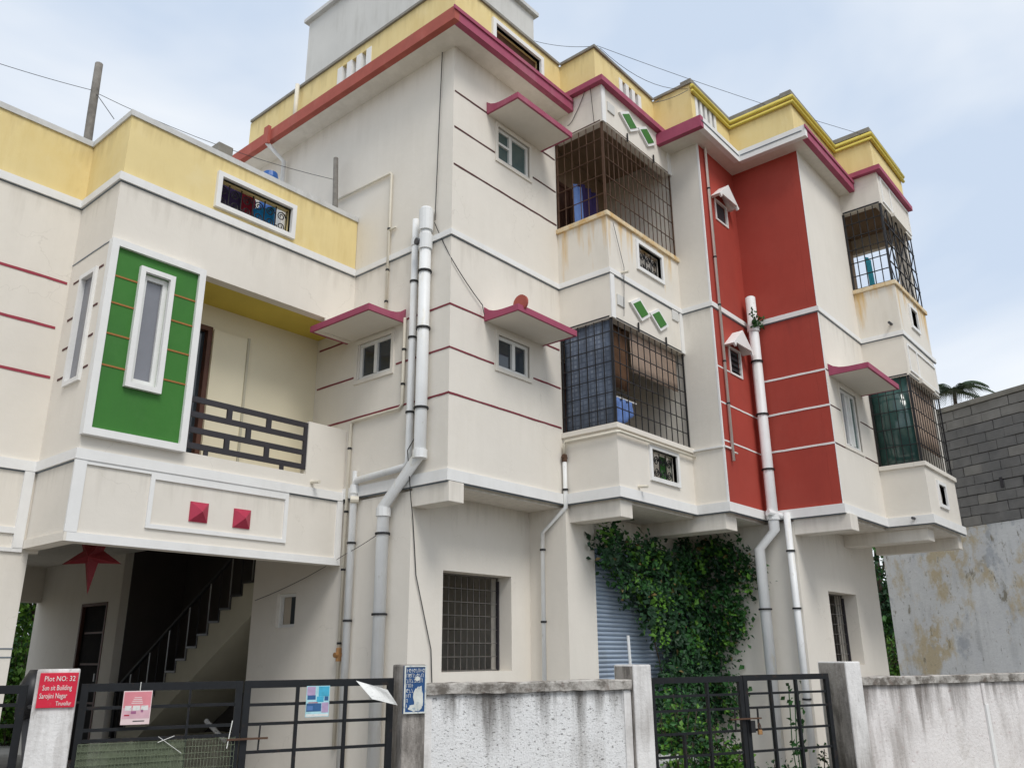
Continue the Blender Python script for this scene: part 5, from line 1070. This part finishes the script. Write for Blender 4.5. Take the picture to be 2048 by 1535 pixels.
for q in tr:
    for k in range(5): leaf_quad(tw, q+Vector((-.03, rnd.uniform(-.06, .06), rnd.uniform(-.04, .04))), .05, None, rnd)
tw.build('tendril_leaves', 'leaf_dark', V)
def bush(name, base, h, sp, n, ls, lab, mats=('leaf_dark', 'leaf_mid', 'leaf_lime'), w=(.25, .5, .25), cat='plant', group=None, rnd=rnd):
    o = thing(name, tuple(base), lab, cat, group); m_ = MB(); s__ = MB(); base = Vector(base)
    for k in range(max(4, n//60)):
        a = rnd.uniform(0, 6.28); r_ = sp*math.sqrt(rnd.random()); top = base+Vector((math.cos(a)*r_, math.sin(a)*r_, h*rnd.uniform(.55, 1)*(1-.45*(r_/sp)**2)))
        mid = base+(top-base)*.5+Vector((rnd.gauss(0, .03), rnd.gauss(0, .03), .02)); s__.tube([base+Vector((math.cos(a), math.sin(a), 0))*r_*.3, mid, top], .006, 5)
        for j in range(60):
            q = rnd.random()**.6; p_ = base+(top-base)*q+Vector((rnd.gauss(0, sp*.18), rnd.gauss(0, sp*.18), rnd.gauss(0, .05))); p_.z = max(p_.z, base.z+.02)
            c_ = rnd.random(); m_.cur = 0 if c_ < w[0] else (1 if c_ < w[0]+w[1] else 2); leaf_quad(m_, p_, rnd.uniform(.6, 1.2)*ls, Vector((0, 0, .5)), rnd)
    m_.build('foliage', list(mats), o, kind='stuff'); s__.build('stem', 'bark', o); return o
def gp(px, py, y): q = ray(px, py); p_ = EYE+q*(y/q.dot(RN)); return p_
def ground_at(px, d): p_ = gp(px, 1500, d); return (p_.x, p_.y, 0)
bush('weed_bush', ground_at(1362, 8.2), 1.25, .50, 3200, .075, 'dense leafy weed clump below the creeper behind the far gate')
bush('weed_bush', ground_at(1425, 8.0), .95, .40, 1800, .07, 'bright low weed clump behind the far gate beside a stone ledge', w=(.1, .4, .5))
bush('weed_bush', ground_at(1400, 7.6), .80, .30, 1200, .06, 'low weed clump behind the left leaf of the far gate')
bush('weed_bush', ground_at(1540, 7.7), .60, .40, 800, .05, 'low grassy weeds at the foot of the twin drain pipes', w=(.3, .6, .1))
bush('weed_bush', ground_at(1640, 7.6), .62, .25, 600, .05, 'low grassy weeds beside the narrow stained pillar', w=(.3, .6, .1))
bush('grass_clump', ground_at(1345, 7.5), .72, .30, 1800, .07, 'bright green grass clump just behind the left leaf of the far gate', ('leaf_mid', 'leaf_lime', 'leaf_bright'), (.2, .4, .4))
bush('grass_clump', ground_at(1450, 7.55), .70, .34, 1800, .07, 'bright green grass clump just behind the padlocked stile of the far gate', ('leaf_mid', 'leaf_lime', 'leaf_bright'), (.2, .4, .4))
sp = gp(1600, 1500, 7.5); S1 = thing('tall_weed', (sp.x, sp.y, 0), 'tall thin weed with sparse leaves climbing beside the far gate bars', 'plant'); a_ = MB(); l_ = MB(); hh = zs_(1600, 1432)
for (dx, top) in ((0, 1.32), (.07, 1.1), (-.12, 1.28)):
    pts = [Vector((sp.x+dx*.5, sp.y, 0)), Vector((sp.x+dx, sp.y+.03, top*.5)), Vector((sp.x+dx*1.4, sp.y-.02, top))]; a_.tube(pts, .006, 5)
    for k in range(16): z = rnd.uniform(.55, top); leaf_quad(l_, Vector((sp.x+dx*(.5+.9*z/top)+rnd.gauss(0, .04), sp.y+rnd.gauss(0, .04), z)), .075, None, rnd)
a_.build('stem', 'leaf_mid', S1); l_.build('foliage', 'leaf_mid', S1, kind='stuff')
# plant growing out of the drain pipe joint
pp_ = thing('wall_fern', (xf-.08, yf_-.05, 6.5), 'small green plant sprouting from the drain pipe joint on the red wall', 'plant'); l_ = MB(); a_ = MB()
for k in range(13):
    a = rnd.uniform(0, 6.28); r_ = rnd.uniform(.1, .28); tip = Vector((xf-.08+math.cos(a)*r_, yf_-.05-abs(math.sin(a))*r_*.6, 6.5+rnd.uniform(-.08, .2))); a_.tube([(xf-.06, yf_-.04, 6.48), tip], .004, 4)
    for j in range(9): leaf_quad(l_, Vector((xf-.06, yf_-.04, 6.48)).lerp(tip, j/8)+Vector((rnd.gauss(0, .02), rnd.gauss(0, .02), rnd.gauss(0, .02))), .06, None, rnd)
l_.build('foliage', ['leaf_mid'], pp_, kind='stuff'); a_.build('stem', 'leaf_dark', pp_)
st_ = gp(1340, 1508, 7.85)
tag(MB().box(st_.x-.55, st_.x+.35, st_.y-.15, st_.y+.25, 0, .58).build('stone_ledge', 'coping_light', bevel=.02), 'low cement ledge among the weeds behind the far gate', 'ledge')
tag(MB().tube([ony(6.2, 1256, 1270), ony(6.2, 1262, 1345)], .02, 8).build('white_pipe', 'pvc'), 'short white pipe standing before the rolling shutter', 'pipe')
# junk under the stair
jk = onx(7.0, 420, 1440)
tag(MB().box(6.7, 7.5, 11.0, 12.2, 0, .55).build('cement_sack_pile', 'stair', bevel=.05), 'dusty heap of sacks stacked under the stair', 'sacks')
tag(MB().tube([onx(6.6, 412, 1440), onx(6.6, 450, 1480)], .03, 8).build('pipe_offcut', 'pvc'), 'grey pipe offcut leaning under the stair', 'pipe')
# trees
def tree(name, base, h, cr, n, ls, lab, mats, group=None, ch=.55, rnd=rnd):
    base = Vector(base); o = thing(name, tuple(base), lab, 'tree', group); t_ = MB()
    pts = [base, base+Vector((.1, .05, h*.25)), base+Vector((-.05, .1, h*.5)), base+Vector((.05, 0, h*.8))]; t_.tube(pts, h*.025, 8, r1=h*.008)
    cl = []
    for k in range(46):
        a = rnd.uniform(0, 6.28); e = rnd.uniform(-.7, 1); r_ = cr*rnd.uniform(.35, 1); c_ = base+Vector((math.cos(a)*r_*math.sqrt(max(0, 1-e*e*.8)), math.sin(a)*r_*math.sqrt(max(0, 1-e*e*.8)), h*(1-ch/2)+e*h*ch/2)); cl.append(c_)
        if k % 4 == 0: t_.tube([pts[1+k % 3], pts[1+k % 3].lerp(c_, .5)+Vector((0, 0, .1)), c_], h*.007, 5, r1=.01)
    m_ = MB()
    for c_ in cl:
        q = rnd.random(); s_ = cr*rnd.uniform(.16, .30)
        for j in range(n//46):
            p_ = c_+Vector((rnd.gauss(0, s_), rnd.gauss(0, s_), rnd.gauss(0, s_*.7))); m_.cur = 0 if rnd.random() < q else 1; leaf_quad(m_, p_, ls*rnd.uniform(.7, 1.3), None, rnd)
    m_.build('crown', list(mats), o, kind='stuff'); t_.build('trunk', 'bark', o); return o
def far(px, d): q = ray(px, 1310); q = Vector((q.x, q.y, 0)).normalized(); return q*d
TG = 'trees beyond the buildings'
tree('leafy_tree', far(66, 22), 5.0, 1.7, 12000, .15, 'bright green leafy tree seen through the porch opening', ('leaf_tree', 'leaf_bright'), ch=.85)
bush('hedge_shrub', far(50, 20.5), 2.3, 1.1, 7000, .11, 'lime green shrub below the leafy tree beyond the porch', ('leaf_mid', 'leaf_lime', 'leaf_bright'), (.2, .4, .4), 'shrub')
tree('leafy_tree', far(60, 30), 7.0, 2.6, 9000, .2, 'tall dark tree behind the bright tree beyond the porch', ('leaf_dark', 'leaf_tree'), ch=.9)
tree('dark_tree', far(1785, 27), 6.6, 1.5, 14000, .15, 'dark tree filling the gap beside the neighbour house', ('leaf_dark', 'leaf_tree'), ch=.8)
bush('hedge_shrub', far(1792, 22), 2.1, .6, 3000, .10, 'bright green shrub in the gap beside the neighbour house', ('leaf_mid', 'leaf_lime', 'leaf_bright'), (.2, .4, .4), 'shrub')
# coconut palm behind
_q = ray(1908, 782); pbse = Vector((_q.x, _q.y, 0)).normalized()*58; hz_ = (EYE+ray(1908, 782)*(58/Vector((ray(1908, 782).x, ray(1908, 782).y)).length)).z
PM = thing('coconut_palm', tuple(pbse), 'coconut palm crown rising behind the block-wall house', 'palm'); tk = MB(); tk.tube([pbse, pbse+Vector((.2, .1, hz_*.4)), pbse+Vector((.1, .2, hz_*.8)), pbse+Vector((0, 0, hz_))], .17, 9, r1=.11); tk.build('trunk', 'bark', PM, smooth=True)
top = pbse+Vector((0, 0, hz_))
for k in range(22):
    a = k*2.4; el = rnd.uniform(.1, 1.1); d = Vector((math.cos(a), math.sin(a), 0)); Lf = rnd.uniform(2.0, 2.9); fm = MB(); pts = []
    for j in range(12): s_ = j/11; pts.append(top+d*(Lf*s_*math.cos(el*.6))+Vector((0, 0, Lf*(math.sin(el)*s_-.85*s_*s_))))
    fm.tube(pts, .018, 4, r1=.005); sd_ = d.cross(Vector((0, 0, 1)))
    for j in range(1, 12):
        for q in (0, .5):
            if j+q > 11: continue
            p_ = pts[j] if q == 0 or j == 11 else pts[j].lerp(pts[j+1], .5); ll = .85*(1-abs(j/11-.45))
            for s_ in (-1, 1):
                e_ = p_+sd_*s_*ll*.75+d*ll*.35-Vector((0, 0, ll*.5)); w_ = d*.05; fm.quad(p_-w_, p_+w_, e_)
    fm.build('frond', 'palm', PM)
